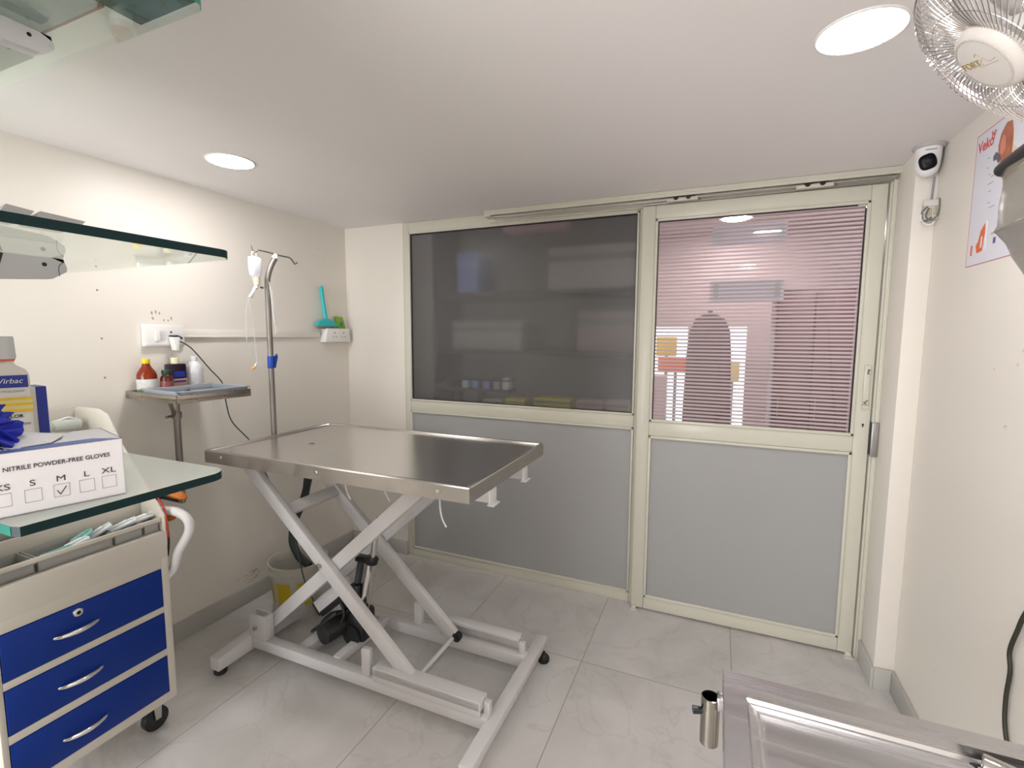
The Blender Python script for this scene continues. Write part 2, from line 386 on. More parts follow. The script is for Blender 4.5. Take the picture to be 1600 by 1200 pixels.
# ------------------------------------------------------------------ sliding door (door_1)
dy0, dy1 = 2.695, 2.735
door = struct_root('door_1', (.13, 2.715, 0), 'cream sliding door with striped frosted pane above grey panel')
f = MB()
f.box(-.398, -.33, dy0, dy1, .012, 2.24, .004); f.box(.607, .668, dy0, dy1, .012, 2.24, .004)
f.box(-.33, .607, dy0, dy1, 2.172, 2.24, .004); f.box(-.33, .607, dy0, dy1, 1.014, 1.092, .004); f.box(-.33, .607, dy0, dy1, .012, .082, .004)
for a, b, c, d in ((-.33, .607, 1.092, 2.172), (-.33, .607, .082, 1.014)):
    f.box(a, a + .014, dy0 - .007, dy0 + .01, c, d, .003); f.box(b - .014, b, dy0 - .007, dy0 + .01, c, d, .003)
    f.box(a, b, dy0 - .007, dy0 + .01, c, c + .014, .003); f.box(a, b, dy0 - .007, dy0 + .01, d - .014, d, .003)
f.build('door_frame', M_alu, door)
MB().box(-.318, .595, dy0 + .012, dy0 + .017, 1.104, 2.16).build('door_pane', M_stripe, door)
g = MB()
for a in ((-.318, -.311, 1.104, 2.16), (.588, .594, 1.104, 2.14)): g.box(a[0], a[1], dy0 + .003, dy0 + .011, a[2], a[3])
g.box(-.318, .56, dy0 + .003, dy0 + .011, 2.153, 2.16); g.build('rubber_gasket', M_rub, door)
MB().box(-.33, .607, dy0 + .008, dy0 + .02, .082, 1.014).build('lower_panel', M_lam, door)
h = MB().box(.630, .655, dy0 - .012, dy0 + .002, 1.245, 1.43, .004)
h.box(.634, .651, dy0 - .014, dy0 - .008, 1.262, 1.40, .003)
hd = h.build('pull_plate', M_alu, door)
h = MB(); h.tube([(.640, dy0 - .014, 1.405), (.648, dy0 - .016, 1.408), (.641, dy0 - .016, 1.393), (.650, dy0 - .015, 1.388)], .0018, 6)
h.tube([(.634, dy0 - .014, 1.258), (.640, dy0 - .016, 1.252), (.643, dy0 - .016, 1.262), (.650, dy0 - .015, 1.266)], .0018, 6)
h.build('handle_screw', M_dgrey, hd)
h = MB().prism([(.6295, 1.243), (.655, 1.243), (.652, 1.230), (.6305, 1.222)], 1, dy0 - .010, dy0 + .001); h.build('plate_lip', M_alud, hd)
h = MB().cyl((.641, dy0 - .002, 1.150), (.641, dy0 + .002, 1.150), .0045, seg=14).box(.6385, .6425, dy0 - .0025, dy0 + .002, 1.138, 1.149); h.build('keyhole', M_blk, door)
MB().box(.668, .676, dy0 + .002, dy0 + .022, 1.01, 1.165, .002).build('lock_edge', M_dgrey, door)
h = MB(); h.box(-.392, -.368, 2.680, 2.70, 0, .022, .002); h.box(-.398, -.36, 2.672, 2.69, 0, .006)
h.build('floor_guide', M_alu, door)
h = MB(); h.box(.640, .664, 2.680, 2.70, 0, .024, .002); h.box(.636, .668, 2.665, 2.69, 0, .006); h.build('floor_guide', M_alu, door)
# jamb and steel strike
j = MB().box(.676, .70, 2.70, 2.80, 0, 2.25, .002).box(.684, .70, 2.685, 2.70, 0, 2.25, .002)
struct(j.build('trim_2', M_alu))
o = MB().box(.672, .699, 2.668, 2.684, 1.005, 1.165, .002).build('strike_plate', brushed('dull_steel', (.42, .41, .40), .25, .4, 'n'))
tag(o, 'dull grey steel strike plate on jamb at right of sliding door', 'strike plate')
# top track
tr = struct_root('trim_1', (-.3, 2.70, 2.24), 'cream sliding door track under ceiling')
t = MB(); t.box(-1.32, .706, 2.655, 2.747, 2.284, 2.299, .002); t.box(-1.32, .706, 2.655, 2.660, 2.268, 2.286, .001)
t.box(-1.32, .706, 2.728, 2.747, 2.243, 2.284, .002); t.box(-1.32, -1.28, 2.657, 2.747, 2.262, 2.284, .001)
t.build('track', M_alu, tr)
t = MB().box(-1.27, .700, 2.668, 2.676, 2.256, 2.262).box(-1.27, .70, 2.70, 2.708, 2.246, 2.252); t.build('rail', M_screw, tr)
for x in (-.20, .38):
    h = MB(); h.box(x - .075, x + .075, 2.664, 2.70, 2.246, 2.262, .002)
    rl = h.build('roller_hanger', M_alud, tr)
    h = MB().cyl((x - .03, 2.661, 2.262), (x - .03, 2.69, 2.262), .012, seg=16).cyl((x + .03, 2.661, 2.262), (x + .03, 2.69, 2.262), .012, seg=16)
    h.build('wheel', M_blk, rl)
# pale strips on the outer side of the door pane
for z, lb, gl in ((1.787, 'lower pale blue label strip with green ends on door glass', 0), (2.066, 'upper pale blue strip near top of door glass', 1)):
    t = thing('label_strip', (.117, 2.7150, z - .053), lb, 'label')  # the upper one is only a pale strip
    mm = milky('strip_film', (.80, .82, .93), .10 if not gl else .35)
    MB().box(-.05, .285, 2.7145, 2.7160, z - .053, z + .053).build('strip', mm, t)
    for xa in (-.032, .246): MB().box(xa, xa + .022, 2.7128, 2.7144, z - .036, z + .036).build('end_mark', milky('green_mark', (.60, .72, .70), .2), t)

# ================================================================== CEILING LIGHTS
M_lamp = emit('lamp_diffuser', (1, .965, .955), LAMP)
def lamp(x, y, label):
    t = thing('ceiling_light', (x, y, H), label, 'ceiling light', 'round recessed ceiling lights')
    MB().lathe([(.089, -.0035), (.093, -.0045), (.097, -.003), (.098, -.0005)], (x, y, H), 48).build('trim_ring', M_white, t)
    MB().lathe([(.001, -.006), (.075, -.006), (.088, -.004), (.089, -.001)], (x, y, H), 48).build('diffuser', M_lamp, t)
lamp(-1.968, 1.510, 'round ceiling light at left, above the scissor table')
lamp(.287, 1.487, 'round ceiling light beside the fan')
lamp(-1.90, -.30, 'round ceiling light behind the glass shelves')
lamp(.25, -.30, 'round ceiling light behind the viewpoint, mirrored in the door glass')

# ================================================================== ROOM BEYOND THE PARTITION
M_pink = mat('pink_wall_paint', (.60, .485, .485), .5, bump=.05)
M_out = mat('beyond_ceiling_paint', (.70, .60, .59), .6)
b = MB().box(XL, 3.6, 2.80, 5.6, 2.62, 2.68); struct(b.build('ceiling_beyond', M_out))
b = MB(); b.box(XL, -.70, 5.5, 5.6, 0, 2.62); b.box(-.70, .40, 5.5, 5.6, 1.66, 2.62); b.box(.40, 3.6, 5.5, 5.6, 0, 2.62)
b.box(-.70, -.50, 5.5, 5.6, 0, 1.12); b.box(-.30, -.27, 5.5, 5.6, 0, 1.66); b.box(.27, .40, 5.5, 5.6, 0, 1.66)
struct(b.build('wall_beyond', M_pink))
b = MB().box(3.5, 3.6, 2.8, 5.5, 0, 2.62); struct(b.build('wall_beyond_right', M_pink))
b = MB().box(XL, 3.6, 2.80, 2.82, 2.30, 2.62).box(.70, 3.6, 2.80, 2.82, 0, 2.3); struct(b.build('wall_header', M_pink))
# side wall next to shelves
b = MB().box(-2.46, -1.90, 3.02, 3.10, 0, 2.62); struct(b.build('wall_beyond_left', mat('pale_grey_wall', (.80, .79, .75), .5)))
# shelf unit behind the frosted pane
u = thing('display_shelf', (-1.15, 3.2, 0), 'dark open shelf unit behind the smoky frosted pane', 'shelf unit')
M_dk = mat('dark_grey_board', (.30, .30, .295), .5); M_dk2 = mat('charcoal_board', (.09, .09, .09), .5)
MB().box(-1.88, -.42, 3.36, 3.38, 0, 2.5).build('back_panel', M_dk, u)
MB().box(-1.90, -1.87, 3.0, 3.38, 0, 2.5).build('side_panel', M_dk2, u); MB().box(-.43, -.40, 3.0, 3.38, 0, 2.5).build('side_panel', M_dk2, u)
for z in (1.0, 1.45, 1.855): MB().box(-1.87, -.43, 3.03, 3.36, z - .022, z + .003).build('shelf_board', M_dk2, u)
def crate(x0, x1, y0, y1, z0, z1, m, name, label, cat, band=None):
    t = thing(name, ((x0 + x1) / 2, (y0 + y1) / 2, z0), label, cat)
    MB().box(x0, x1, y0, y1, z0, z1, .004).build('carton_body', m, t)
    MB().box(x0 - .001, x1 + .001, y0 - .001, y0 + .02, z1 - (z1 - z0) * .35, z1 - (z1 - z0) * .2).build('band', band or M_white, t)
crate(-1.74, -1.58, 3.08, 3.3, 1.859, 2.14, mat('blue_carton', (.26, .38, .80), .5), 'carton', 'blurred blue carton on upper shelf behind frosted pane', 'carton', mat('bl2', (.35, .45, .8), .5))
crate(-1.05, -.48, 3.06, 3.3, 1.859, 2.13, mat('grey_carton', (.55, .54, .53), .5), 'carton', 'wide pale grey carton on upper shelf behind frosted pane', 'carton', M_dk)
crate(-1.35, -.92, 3.0, 3.12, 2.24, 2.32, mat('rose_carton', (.90, .66, .66), .5), 'wall_cabinet', 'rosy box above the upper shelf behind frosted pane', 'box', M_pink)
crate(-1.80, -1.25, 3.1, 3.3, 1.454, 1.66, mat('grey_carton2', (.42, .42, .40), .5), 'carton', 'pale carton on middle shelf behind frosted pane', 'carton', M_dk)
crate(-.85, -.48, 3.1, 3.3, 1.454, 1.72, mat('rose_carton2', (.42, .36, .35), .5), 'carton', 'rosy grey carton on middle shelf behind frosted pane', 'carton', M_dk)
cnt = thing('low_counter', (-1.15, 2.93, 0), 'low counter just behind the frosted pane, holding cartons', 'counter')
MB().box(-1.86, -.44, 2.83, 2.985, 0, 1.05, .003).build('counter_body', M_dk2, cnt); MB().box(-1.87, -.43, 2.82, 2.99, 1.05, 1.07, .003).build('counter_top', M_dk, cnt)
for x0, x1, h, c, lb in ((-1.42, -1.28, .07, (.5, .5, .46), 'low pale carton at foot of frosted pane'), (-1.26, -1.12, .08, (.85, .76, .03), 'small yellow carton at foot of frosted pane'),
                   (-1.06, -.82, .10, (.72, .70, .05), 'wide yellow carton at foot of frosted pane'), (-.78, -.62, .10, (.50, .38, .34), 'rose carton at foot of frosted pane'), (-.60, -.47, .10, (.50, .44, .40), 'beige carton at foot of frosted pane')):
    crate(x0, x1, 2.84, 2.95, 1.071, 1.071 + h, mat('crt', c, .5), 'carton', lb, 'carton', M_dk)
bk = thing('wire_basket', (-1.46, 2.93, 1.071), 'dark basket of blue and white packets behind frosted pane', 'basket')
t = MB()
for z in (1.20, 1.262): t.tube([(-1.70, 2.85, z), (-1.24, 2.85, z), (-1.24, 2.97, z), (-1.70, 2.97, z)], .006, 6, 1, closed=True)
for x in (-1.68, -1.60, -1.52, -1.44, -1.36, -1.27): t.bar((x, 2.85, 1.19), (x, 2.85, 1.265), .012, .008); t.bar((x, 2.97, 1.19), (x, 2.97, 1.265), .012, .008)
t.box(-1.70, -1.24, 2.85, 2.97, 1.185, 1.20); t.box(-1.66, -1.62, 2.88, 2.94, 1.071, 1.19); t.box(-1.48, -1.44, 2.88, 2.94, 1.071, 1.19)
t.prism([(-1.70, 1.262), (-1.80, 1.21), (-1.80, 1.20), (-1.70, 1.19)], 1, 2.86, 2.96)
t.build('basket_frame', M_dk2, bk)
for i, (x, c) in enumerate(((-1.57, (.60, .80, .92)), (-1.49, (.30, .48, .85)), (-1.41, (.30, .38, .85)), (-1.335, (.55, .50, .48)), (-1.27, (.88, .95, .98)))):
    o = MB().box(x - .024, x + .024, 2.87, 2.93, 1.201, 1.278 if i == 4 else 1.255, .006).build('medicine_packet', mat('pk', c, .4))
    tag(o, ['pale blue', 'mid blue', 'violet blue', 'rosy grey', 'bright white'][i] + ' packet in the basket behind frosted pane', 'packet')
# things seen through the door
t = thing('figure_reflection', (-.07, 4.3, 0), 'dark mauve round-topped shape standing in for a figure reflected in the striped door', 'figure stand-in')  # solid shape standing in for the dark figure reflected in the door
mb = MB(); N = 40
ring = []
mm = mat('mauve_reflection', (.22, .165, .175), .7)
prof = [(.19, 0), (.185, .5), (.175, 1.0), (.165, 1.4), (.15, 1.6), (.11, 1.70), (.05, 1.74), (.01, 1.745)]
bmx = mb.bm; rings = []
for r, z in prof:
    rings.append([bmx.verts.new((-.07 + math.cos(a) * r * (1 + .06 * math.sin(9 * a)), 4.3 + math.sin(a) * r * .5 * (1 + .06 * math.sin(9 * a)), z)) for a in (2 * PI * k / 54 for k in range(54))])
for A, B in zip(rings, rings[1:]):
    for k in range(54): bmx.faces.new((A[k], A[(k + 1) % 54], B[(k + 1) % 54], B[k]))
bmx.faces.new(rings[-1]); mb.build('figure_shape', mm, t)
MB().cyl((-.07, 4.3, 1.74), (-.07, 4.3, 1.77), .02).build('shape_tip', M_dk, t)
c = thing('tall_cupboard', (.75, 4.35, 0), 'dark maroon cupboard seen through right half of striped door', 'cupboard')
MB().box(.40, .90, 4.2, 4.6, .03, 1.92, .01).build('carcass', mat('maroon_board', (.19, .12, .125), .4), c)
for x in (.41, .655): 
    d_ = MB().box(x, x + .235, 4.18, 4.199, .08, 1.88, .004).build('cupboard_door', mat('maroon_door', (.21, .125, .13), .35), c)
    MB().cyl((x + .03, 4.165, .95), (x + .03, 4.165, 1.1), .006).build('door_handle', M_screw, d_)
MB().box(.41, .89, 4.21, 4.59, 0, .03).build('plinth', M_dk2, c)
for x, c_, lb, z0, z1, xx in ((-.62, (.9, .62, .12), 'yellow hoarding outside at left of doorway', 1.30, 1.55, .13), (-.50, (.85, .22, .12), 'red board outside at left of doorway', 1.10, 1.28, .22), (.18, (.92, .72, .25), 'amber board outside behind the doorway post', 1.0, 1.25, .08)):
    t = thing('street_board', (x, 6.6, 0), lb, 'board')
    MB().box(x - xx, x + xx, 6.6, 6.63, z0, z1, .01).build('board', mat('bd', c_, .5), t); MB().cyl((x, 6.66, 0), (x, 6.66, z1), .02).build('post', M_dk, t)
struct(MB().box(-4, 4, 5.6, 9, -.08, -.02).build('ground_outside', mat('pavement', (.5, .47, .45), .8, noise=.1)))
# lamps added to brighten the room beyond
M_lamp2 = emit('beyond_fill_lamp', (1, .95, .95), 135)
for x, y, lb in ((-1.2, 3.9, 'round ceiling light added to brighten the room behind the frosted pane'), (.9, 3.55, 'round ceiling light added to brighten the room beyond the sliding door'), (.1, 4.9, 'far round ceiling light added to brighten the space beyond the sliding door')):
    t = thing('ceiling_light', (x, y, 2.62), lb, 'ceiling light')  # added fill lamp
    MB().lathe([(.13, -.004), (.14, -.0045), (.145, -.0005)], (x, y, 2.62), 40).build('trim_ring', M_white, t)
    MB().lathe([(.001, -.008), (.11, -.008), (.13, -.001)], (x, y, 2.62), 40).build('diffuser', M_lamp2, t)

# ================================================================== EXAM TABLE
TX0, TX1, TY0, TY1, TZ = -2.083, -.752, 1.400, 2.150, 1.045
et = thing('exam_table', (-1.41, 1.75, 0), 'steel-topped veterinary exam table on white scissor lift base', 'exam table')
t = MB()
rw = .014
for a in ((TX0, TX1, TY0, TY0 + rw), (TX0, TX1, TY1 - rw, TY1), (TX0, TX0 + rw, TY0 + rw, TY1 - rw), (TX1 - rw, TX1, TY0 + rw, TY1 - rw)):
    t.box(a[0], a[1], a[2], a[3], TZ - .056, TZ, .003)
t.box(TX0 + rw, TX1 - rw, TY0 + rw, TY1 - rw, TZ - .016, TZ - .009)
top = t.build('tabletop', M_steel, et)
t = MB()
for a in ((TX0 - .0012, TX1 + .0012, TY0 - .0012, TY0), (TX0 - .0012, TX1 + .0012, TY1, TY1 + .0012), (TX0 - .0012, TX0, TY0, TY1), (TX1, TX1 + .0012, TY0, TY1)): t.box(a[0], a[1], a[2], a[3], TZ - .057, TZ - .006)
t.build('edge_band', brushed('dull_band_steel', (.40, .375, .34), .36, .5, 'n'), et)
MB().lathe([(.010, 0), (.016, .0005), (.02, .0018), (.022, .0005)], (-1.778, 1.717, TZ - .009), 24, cap=False).build('drain_ring', M_chrome, top)
MB().cyl((-1.778, 1.717, TZ - .0088), (-1.778, 1.717, TZ - .0084), .011).build('drain_hole', M_blk, top)
for x in (-1.98, -1.431, -.874):
    MB().cyl((x, TY0 - .005, TZ - .028), (x, TY0 + .001, TZ - .028), .0085, seg=16, bev=.002).build('bolt', M_screw, et)
for x, y, l in ((-1.38, 1.50, .10), (-1.20, 1.52, .09), (-.90, 1.45, .12)):
    MB().tube([(x, y, .99), (x + .003, y, .99 - l * .5), (x + .012, y, .99 - l * .8), (x + .03, y - .004, .99 - l)], .0032, 6).build('cable_tie', M_white, et)
# under-frame channels
for y in (1.60, 1.93):
    MB().box(-1.16, -.760, y - .025, y + .025, .958, .988, .002).box(-.764, -.756, y - .03, y + .03, .925, .988, .002).box(-.768, -.742, y - .03, y + .03, .921, .927, .001).box(-.87, -.760, y - .004, y + .004, .925, .965).build('top_channel', M_pcoat, et)
MB().box(-2.04, -1.9, 1.54, 1.97, .962, .988, .002).build('top_crossbar', M_pcoat, et)
MB().box(-1.33, -1.20, 1.57, 1.70, .955, .985, .004).build('junction_box', M_pcoat, et)
# scissor legs
def leg(a, b, y, nm, wid=.06, thk=.032):
    return MB().bar((a[0], y, a[1]), (b[0], y, b[1]), wid, thk, bev=.003).build(nm, M_pcoat, et)
AT, AB = (-2.045, .962), (-1.108, .122); BB, BT = (-1.982, .128), (-1.06, .958)
leg(AT, AB, 1.566, 'scissor_leg'); leg(AT, AB, 1.900, 'scissor_leg')
leg(BB, BT, 1.610, 'scissor_leg', .06, .05); leg(BB, BT, 1.945, 'scissor_leg', .06, .05)
MB().bar((-1.80, 1.58, .748), (-1.80, 1.89, .748), .055, .03, up=(.67, 0, -.74), bev=.003).build('leg_brace', M_pcoat, et)
MB().cyl((-1.105, 1.57, .118), (-1.105, 1.90, .118), .010).build('foot_rod', M_pcoat, et)
for y0 in (1.545, 1.955):
    s_ = -1 if y0 < 1.7 else 1
    MB().cyl((-1.588, y0, .535), (-1.588, y0 + .006 * s_, .535), .013, seg=6).cyl((-1.588, y0 + .005 * s_, .535), (-1.588, y0 + .009 * s_, .535), .008).build('pivot_bolt', M_screw, et)
for y in (1.886,): MB().cyl((-1.085, y - .006, .125), (-1.085, y + .024, .125), .022, bev=.003).build('guide_wheel', M_blk, et)
# base
MB().box(-2.03, -.75, 1.53, 1.58, .045, .098, .004).build('base_rail', M_pcoat, et)
MB().box(-2.03, -.75, 1.915, 1.965, .045, .098, .004).build('base_rail', M_pcoat, et)
MB().box(-1.285, -.775, 1.522, 1.588, .118, .160, .006).box(-1.285, -.775, 1.522, 1.53, .095, .16, .002).build('guide_channel', M_pcoat, et)
MB().box(-1.17, -.785, 1.935, 1.985, .148, .168, .004).box(-1.17, -.785, 1.972, 1.984, .09, .165, .002).build('guide_channel', M_pcoat, et)
for x, y in ((-.765, 1.56), (-.775, 1.945)): MB().box(x - .008, x + .018, y - .012, y + .012, .09, .15, .002).build('stop_post', M_pcoat, et)
for y in (1.555, 1.95): MB().box(-1.36, -1.315, y - .014, y + .014, .095, .212, .005).build('rest_post', M_pcoat, et)
MB().box(-.760, -.708, 1.325, 2.125, .045, .088, .004).build('foot_bar', M_pcoat, et)
MB().prism([(1.36, .03), (1.36, .09), (1.54, .105), (1.96, .105), (2.13, .09), (2.13, .03)], 0, -2.075, -2.02, bev=.003).build('foot_bar', M_pcoat, et)
for y in (1.53, 1.915): MB().box(-2.035, -1.925, y + .004, y + .012, .09, .215, .003).box(-2.035, -1.925, y + .044, y + .052, .09, .215, .003).box(-1.945, -1.925, y + .01, y + .046, .09, .215, .002).build('pivot_bracket', M_pcoat, et)
MB().cyl((-1.99, 1.530, .15), (-1.99, 1.522, .15), .011, seg=6).build('pivot_bolt', M_screw, et)
MB().box(-1.78, -1.72, 1.575, 1.92, .04, .085, .003).build('base_crossbar', M_pcoat, et)
MB().bar((-1.53, 1.575, .085), (-1.53, 1.92, .085), .04, .04, bev=.003).build('base_crossbar', M_pcoat, et)
for x, y in ((-2.05, 1.39), (-.705, 2.06), (-.735, 1.36), (-2.05, 2.10)):
    MB().lathe([(.001, 0), (.024, 0), (.028, .006), (.027, .022), (.018, .034), (.008, .04), (.006, .05)], (x, y, 0), 20).build('rubber_foot', M_rub, et)
# actuator
ac = MB().cyl((-1.53, 1.74, .16), (-1.455, 1.74, .50), .026, m=M_chrome).cyl((-1.575, 1.735, .20), (-1.51, 1.735, .50), .017, m=M_dgrey).build('actuator_tube', M_chrome, et)
MB().cyl((-1.455, 1.74, .50), (-1.405, 1.74, .715), .013).build('actuator_rod', M_chrome, et)
MB().cyl((-1.458, 1.74, .492), (-1.452, 1.74, .512), .031, m=M_blk).box(-1.53, -1.45, 1.71, 1.75, .495, .52, .004, m=M_blk).build('actuator_collar', M_blk, et)
MB().cyl((-1.635, 1.60, .165), (-1.60, 1.80, .165), .047, bev=.006).build('motor', M_blk, et)
MB().box(-1.61, -1.485, 1.70, 1.80, .095, .245, .018).cyl((-1.55, 1.69, .13), (-1.55, 1.81, .13), .05).box(-1.66, -1.58, 1.75, 1.81, .20, .27, .012).build('gearbox', M_blk, et)
MB().cyl((-1.53, 1.67, .085), (-1.53, 1.81, .085), .012).build('motor_pin', M_screw, et)
cb = MB(); mt = Matrix.Translation((-1.70, 1.73, .30)) @ Matrix.Rotation(-.72, 4, 'Y')
cb.box(-.11, .11, -.035, .035, -.05, .012, .006, m=M_pcoat, mtx=mt); cb.box(-.105, .115, -.038, .038, -.072, -.045, .006, m=M_blk, mtx=mt); cb.box(-.118, -.105, -.036, .036, -.06, .01, .002, m=M_blk, mtx=mt)
cb.build('control_box', M_blk, et)
MB().tube([(-1.62, 1.70, .30), (-1.58, 1.68, .22), (-1.66, 1.66, .13), (-1.74, 1.68, .12), (-1.72, 1.74, .17), (-1.62, 1.76, .20)], .008, 8).tube([(-1.60, 1.72, .34), (-1.56, 1.70, .27), (-1.60, 1.70, .21), (-1.68, 1.72, .16), (-1.76, 1.70, .115)], .007, 8).tube([(-1.76, 1.66, .115), (-1.72, 1.63, .15), (-1.66, 1.64, .20), (-1.60, 1.66, .25)], .009, 8).build('motor_cable', M_blk, et)
MB().box(-1.56, -1.51, 1.70, 1.74, .31, .38, .008).box(-1.50, -1.46, 1.68, 1.72, .26, .30, .006).build('limit_switch', M_blk, et)
# drain hose from the table into the bucket
hz = MB().tube([(-1.93, 1.87, .985), (-1.985, 1.90, .88), (-2.035, 1.93, .77), (-2.085, 1.94, .64), (-2.16, 1.94, .50), (-2.17, 1.93, .40), (-2.13, 1.93, .315), (-2.05, 1.93, .27)], lambda t: .022 - .004 * math.sin(t * 40) * .3, 12, 8, flat=.75)
tag(hz.build('drain_hose', M_dgrey), 'dark grey drain hose hanging from steel table into bucket', 'hose')
# power cord
pc = MB().tube([(-2.412, 1.513, 1.528), (-2.40, 1.545, 1.51), (-2.42, 1.60, 1.475), (-2.41, 1.67, 1.38), (-2.38, 1.715, 1.30), (-2.34, 1.70, 1.20), (-2.33, 1.72, 1.10), (-2.28, 1.78, .99), (-2.18, 1.74, .93), (-2.10, 1.74, .80), (-2.02, 1.74, .66), (-1.98, 1.76, .56), (-1.92, 1.74, .44), (-1.875, 1.73, .32), (-1.83, 1.73, .24), (-1.79, 1.72, .20)], .0032, 8, 8)
tag(pc.build('power_cord', mat('slate_cable', (.05, .07, .08), .5)), 'thin dark power cord running from wall plug down to table motor', 'cord')

# ================================================================== IV POLE
px, py = -2.104, 1.784
ip = thing('iv_pole', (px, py, .93), 'tall grey steel drip pole clamped on left edge of exam table', 'iv pole')
MB().tube([(px, py, .95), (px, py, 1.3), (px, py, 1.6), (px, py, 1.80), (px, py + .004, 1.845), (px, py + .022, 1.895), (px, py + .052, 1.945)], .0135, 14, 8).build('pole', M_steelpole, ip)
MB().tube([(px, 1.70, 1.985), (px, 1.705, 1.967), (px, 1.724, 1.957), (px, 1.740, 1.971), (px, 1.80, 1.969), (px, 1.84, 1.964), (px, 1.925, 1.962), (px, 1.938, 1.957), (px, 1.962, 1.932), (px, 1.978, 1.942)], .004, 8, 1).build('hook_bar', M_steelpole, ip)
MB().cyl((px, py + .050, 1.942), (px, py + .056, 1.965), .016, .012).build('pole_cap', M_white, ip)
MB().box(px - .018, px + .021, py - .02, py + .02, .955, 1.02, .004).box(px - .02, px + .02, py - .022, py + .022, .93, .96, .004).build('clamp', M_steelpole, ip)
tp = MB().lathe([(.0150, 1.385), (.0165, 1.39), (.0165, 1.44), (.0150, 1.447)], (px, py, 0), 20).prism([(py + .01, 1.40), (py + .014, 1.385), (py + .03, 1.44), (py + .026, 1.46), (py + .012, 1.445)], 0, px + .01, px + .016)
tp.build('blue_tape', mat('blue_tape', (.01, .06, .38), .5), ip)
MB().tube([(px + .014, py - .002, 1.82), (px + .02, py + .012, 1.75), (px + .018, py + .02, 1.65), (px + .018, py + .026, 1.585), (px + .014, py + .022, 1.56)], .0035, 6).tube([(px + .016, py, 1.80), (px + .019, py + .006, 1.72), (px + .018, py + .017, 1.60)], .003, 6).build('tape_strip', M_milkytube, ip)
# drip bag
by = 1.713
ib = thing('drip_bag', (px, by, 1.80), 'small milky drip bag hanging from left hook of the pole', 'drip bag')
b = MB(); pr = []
for z, hw, th in ((1.838, .020, .010), (1.842, .028, .014), (1.87, .033, .019), (1.90, .035, .018), (1.925, .036, .012), (1.932, .034, .005), (1.936, .012, .004)):
    pr.append([b.bm.verts.new((px + .004 + math.sin(a) * th, by + .001 + math.copysign(abs(math.cos(a)) ** .6, math.cos(a)) * hw, z)) for a in (2 * PI * k / 24 for k in range(24))])
for A, B in zip(pr, pr[1:]):
    for k in range(24): b.bm.faces.new((A[k], A[(k + 1) % 24], B[(k + 1) % 24], B[k]))
b.bm.faces.new(pr[0]); b.bm.faces.new(pr[-1]); b.build('bag', M_milky, ib)
MB().tube([(px, by - .008, 1.934), (px, by - .010, 1.952), (px, by + .008, 1.960), (px, by + .014, 1.945), (px, by + .012, 1.932)], .0035, 8).build('hanging_loop', M_white, ib)
MB().cyl((px + .004, by + .004, 1.84), (px + .004, by + .008, 1.80), .020, .015).cyl((px + .004, by + .008, 1.802), (px + .004, by - .002, 1.782), .010).build('port', mat('cream_port', (.80, .74, .62), .4), ib)
ds = thing('drip_line', (px, by, 1.39), 'thin clear drip line with roller clamp looping below the bag', 'tubing')
MB().tube([(px + .004, by - .002, 1.790), (px + .004, by - .016, 1.765), (px + .004, by - .038, 1.735)], .007, 10).build('drip_chamber', M_milky, ds)
MB().bar((px + .004, by - .014, 1.760), (px + .004, by - .03, 1.738), .018, .010).build('roller_clamp', M_white, ds)
MB().tube([(px + .002, 1.742, 1.79), (px + .002, 1.756, 1.788)], .005, 8, 1).build('blue_cap', mat('slate_cap', (.08, .14, .25), .4), ds)
MB().tube([(px + .004, by - .04, 1.735), (px, by - .058, 1.66), (px, by - .062, 1.56), (px, by - .055, 1.49), (px, by - .03, 1.45)], .0014, 6).tube([(px + .004, by - .04, 1.735), (px, by - .024, 1.64), (px, by - .018, 1.54), (px, by - .012, 1.44), (px, by - .018, 1.41)], .0014, 6).build('tubing', M_milkytube, ds)
MB().cyl((px, by - .042, 1.388), (px, by - .022, 1.396), .0065).build('orange_tip', mat('peach_cap', (.80, .42, .15), .4), ds)
MB().cyl((px, by - .022, 1.40), (px, by - .016, 1.412), .004).cyl((px, by + .008, 1.402), (px, by - .002, 1.412), .004).tube([(px, by - .016, 1.412), (px, by - .008, 1.418), (px, by - .002, 1.412)], .002, 6).build('connector', M_white, ds)

# ================================================================== BUCKET
bc = thing('bucket', (-2.133, 1.93, 0), 'white plastic bucket with yellow print behind the table base', 'bucket')
MB().lathe([(.001, .003), (.118, .003), (.122, .0), (.125, .02), (.145, .215), (.149, .245), (.158, .248), (.159, .262), (.151, .266), (.151, .285), (.157, .288), (.158, .302), (.150, .304), (.146, .298), (.143, .25), (.12, .02), (.001, .012)], (-2.133, 1.93, 0), 48, cap=False).build('bucket_shell', mat('bucket_plastic', (.56, .54, .47), .4), bc)
pb = MB()
for a0, a1 in ((-2.25, -1.90), (-1.62, -1.05), (-.8, -.3)):
    n = 8
    for i in range(n):
        A = a0 + (a1 - a0) * i / n; B = a0 + (a1 - a0) * (i + 1) / n
        q = [pb.bm.verts.new((-2.133 + math.cos(a) * r, 1.93 + math.sin(a) * r, z)) for a, r, z in ((A, .1325, .08), (B, .1325, .08), (B, .1472, .218), (A, .1472, .218))]
        pb.bm.faces.new(q)
pb.build('printed_panel', mat('yellow_bucket_print', (.62, .47, .01), .45), bc)

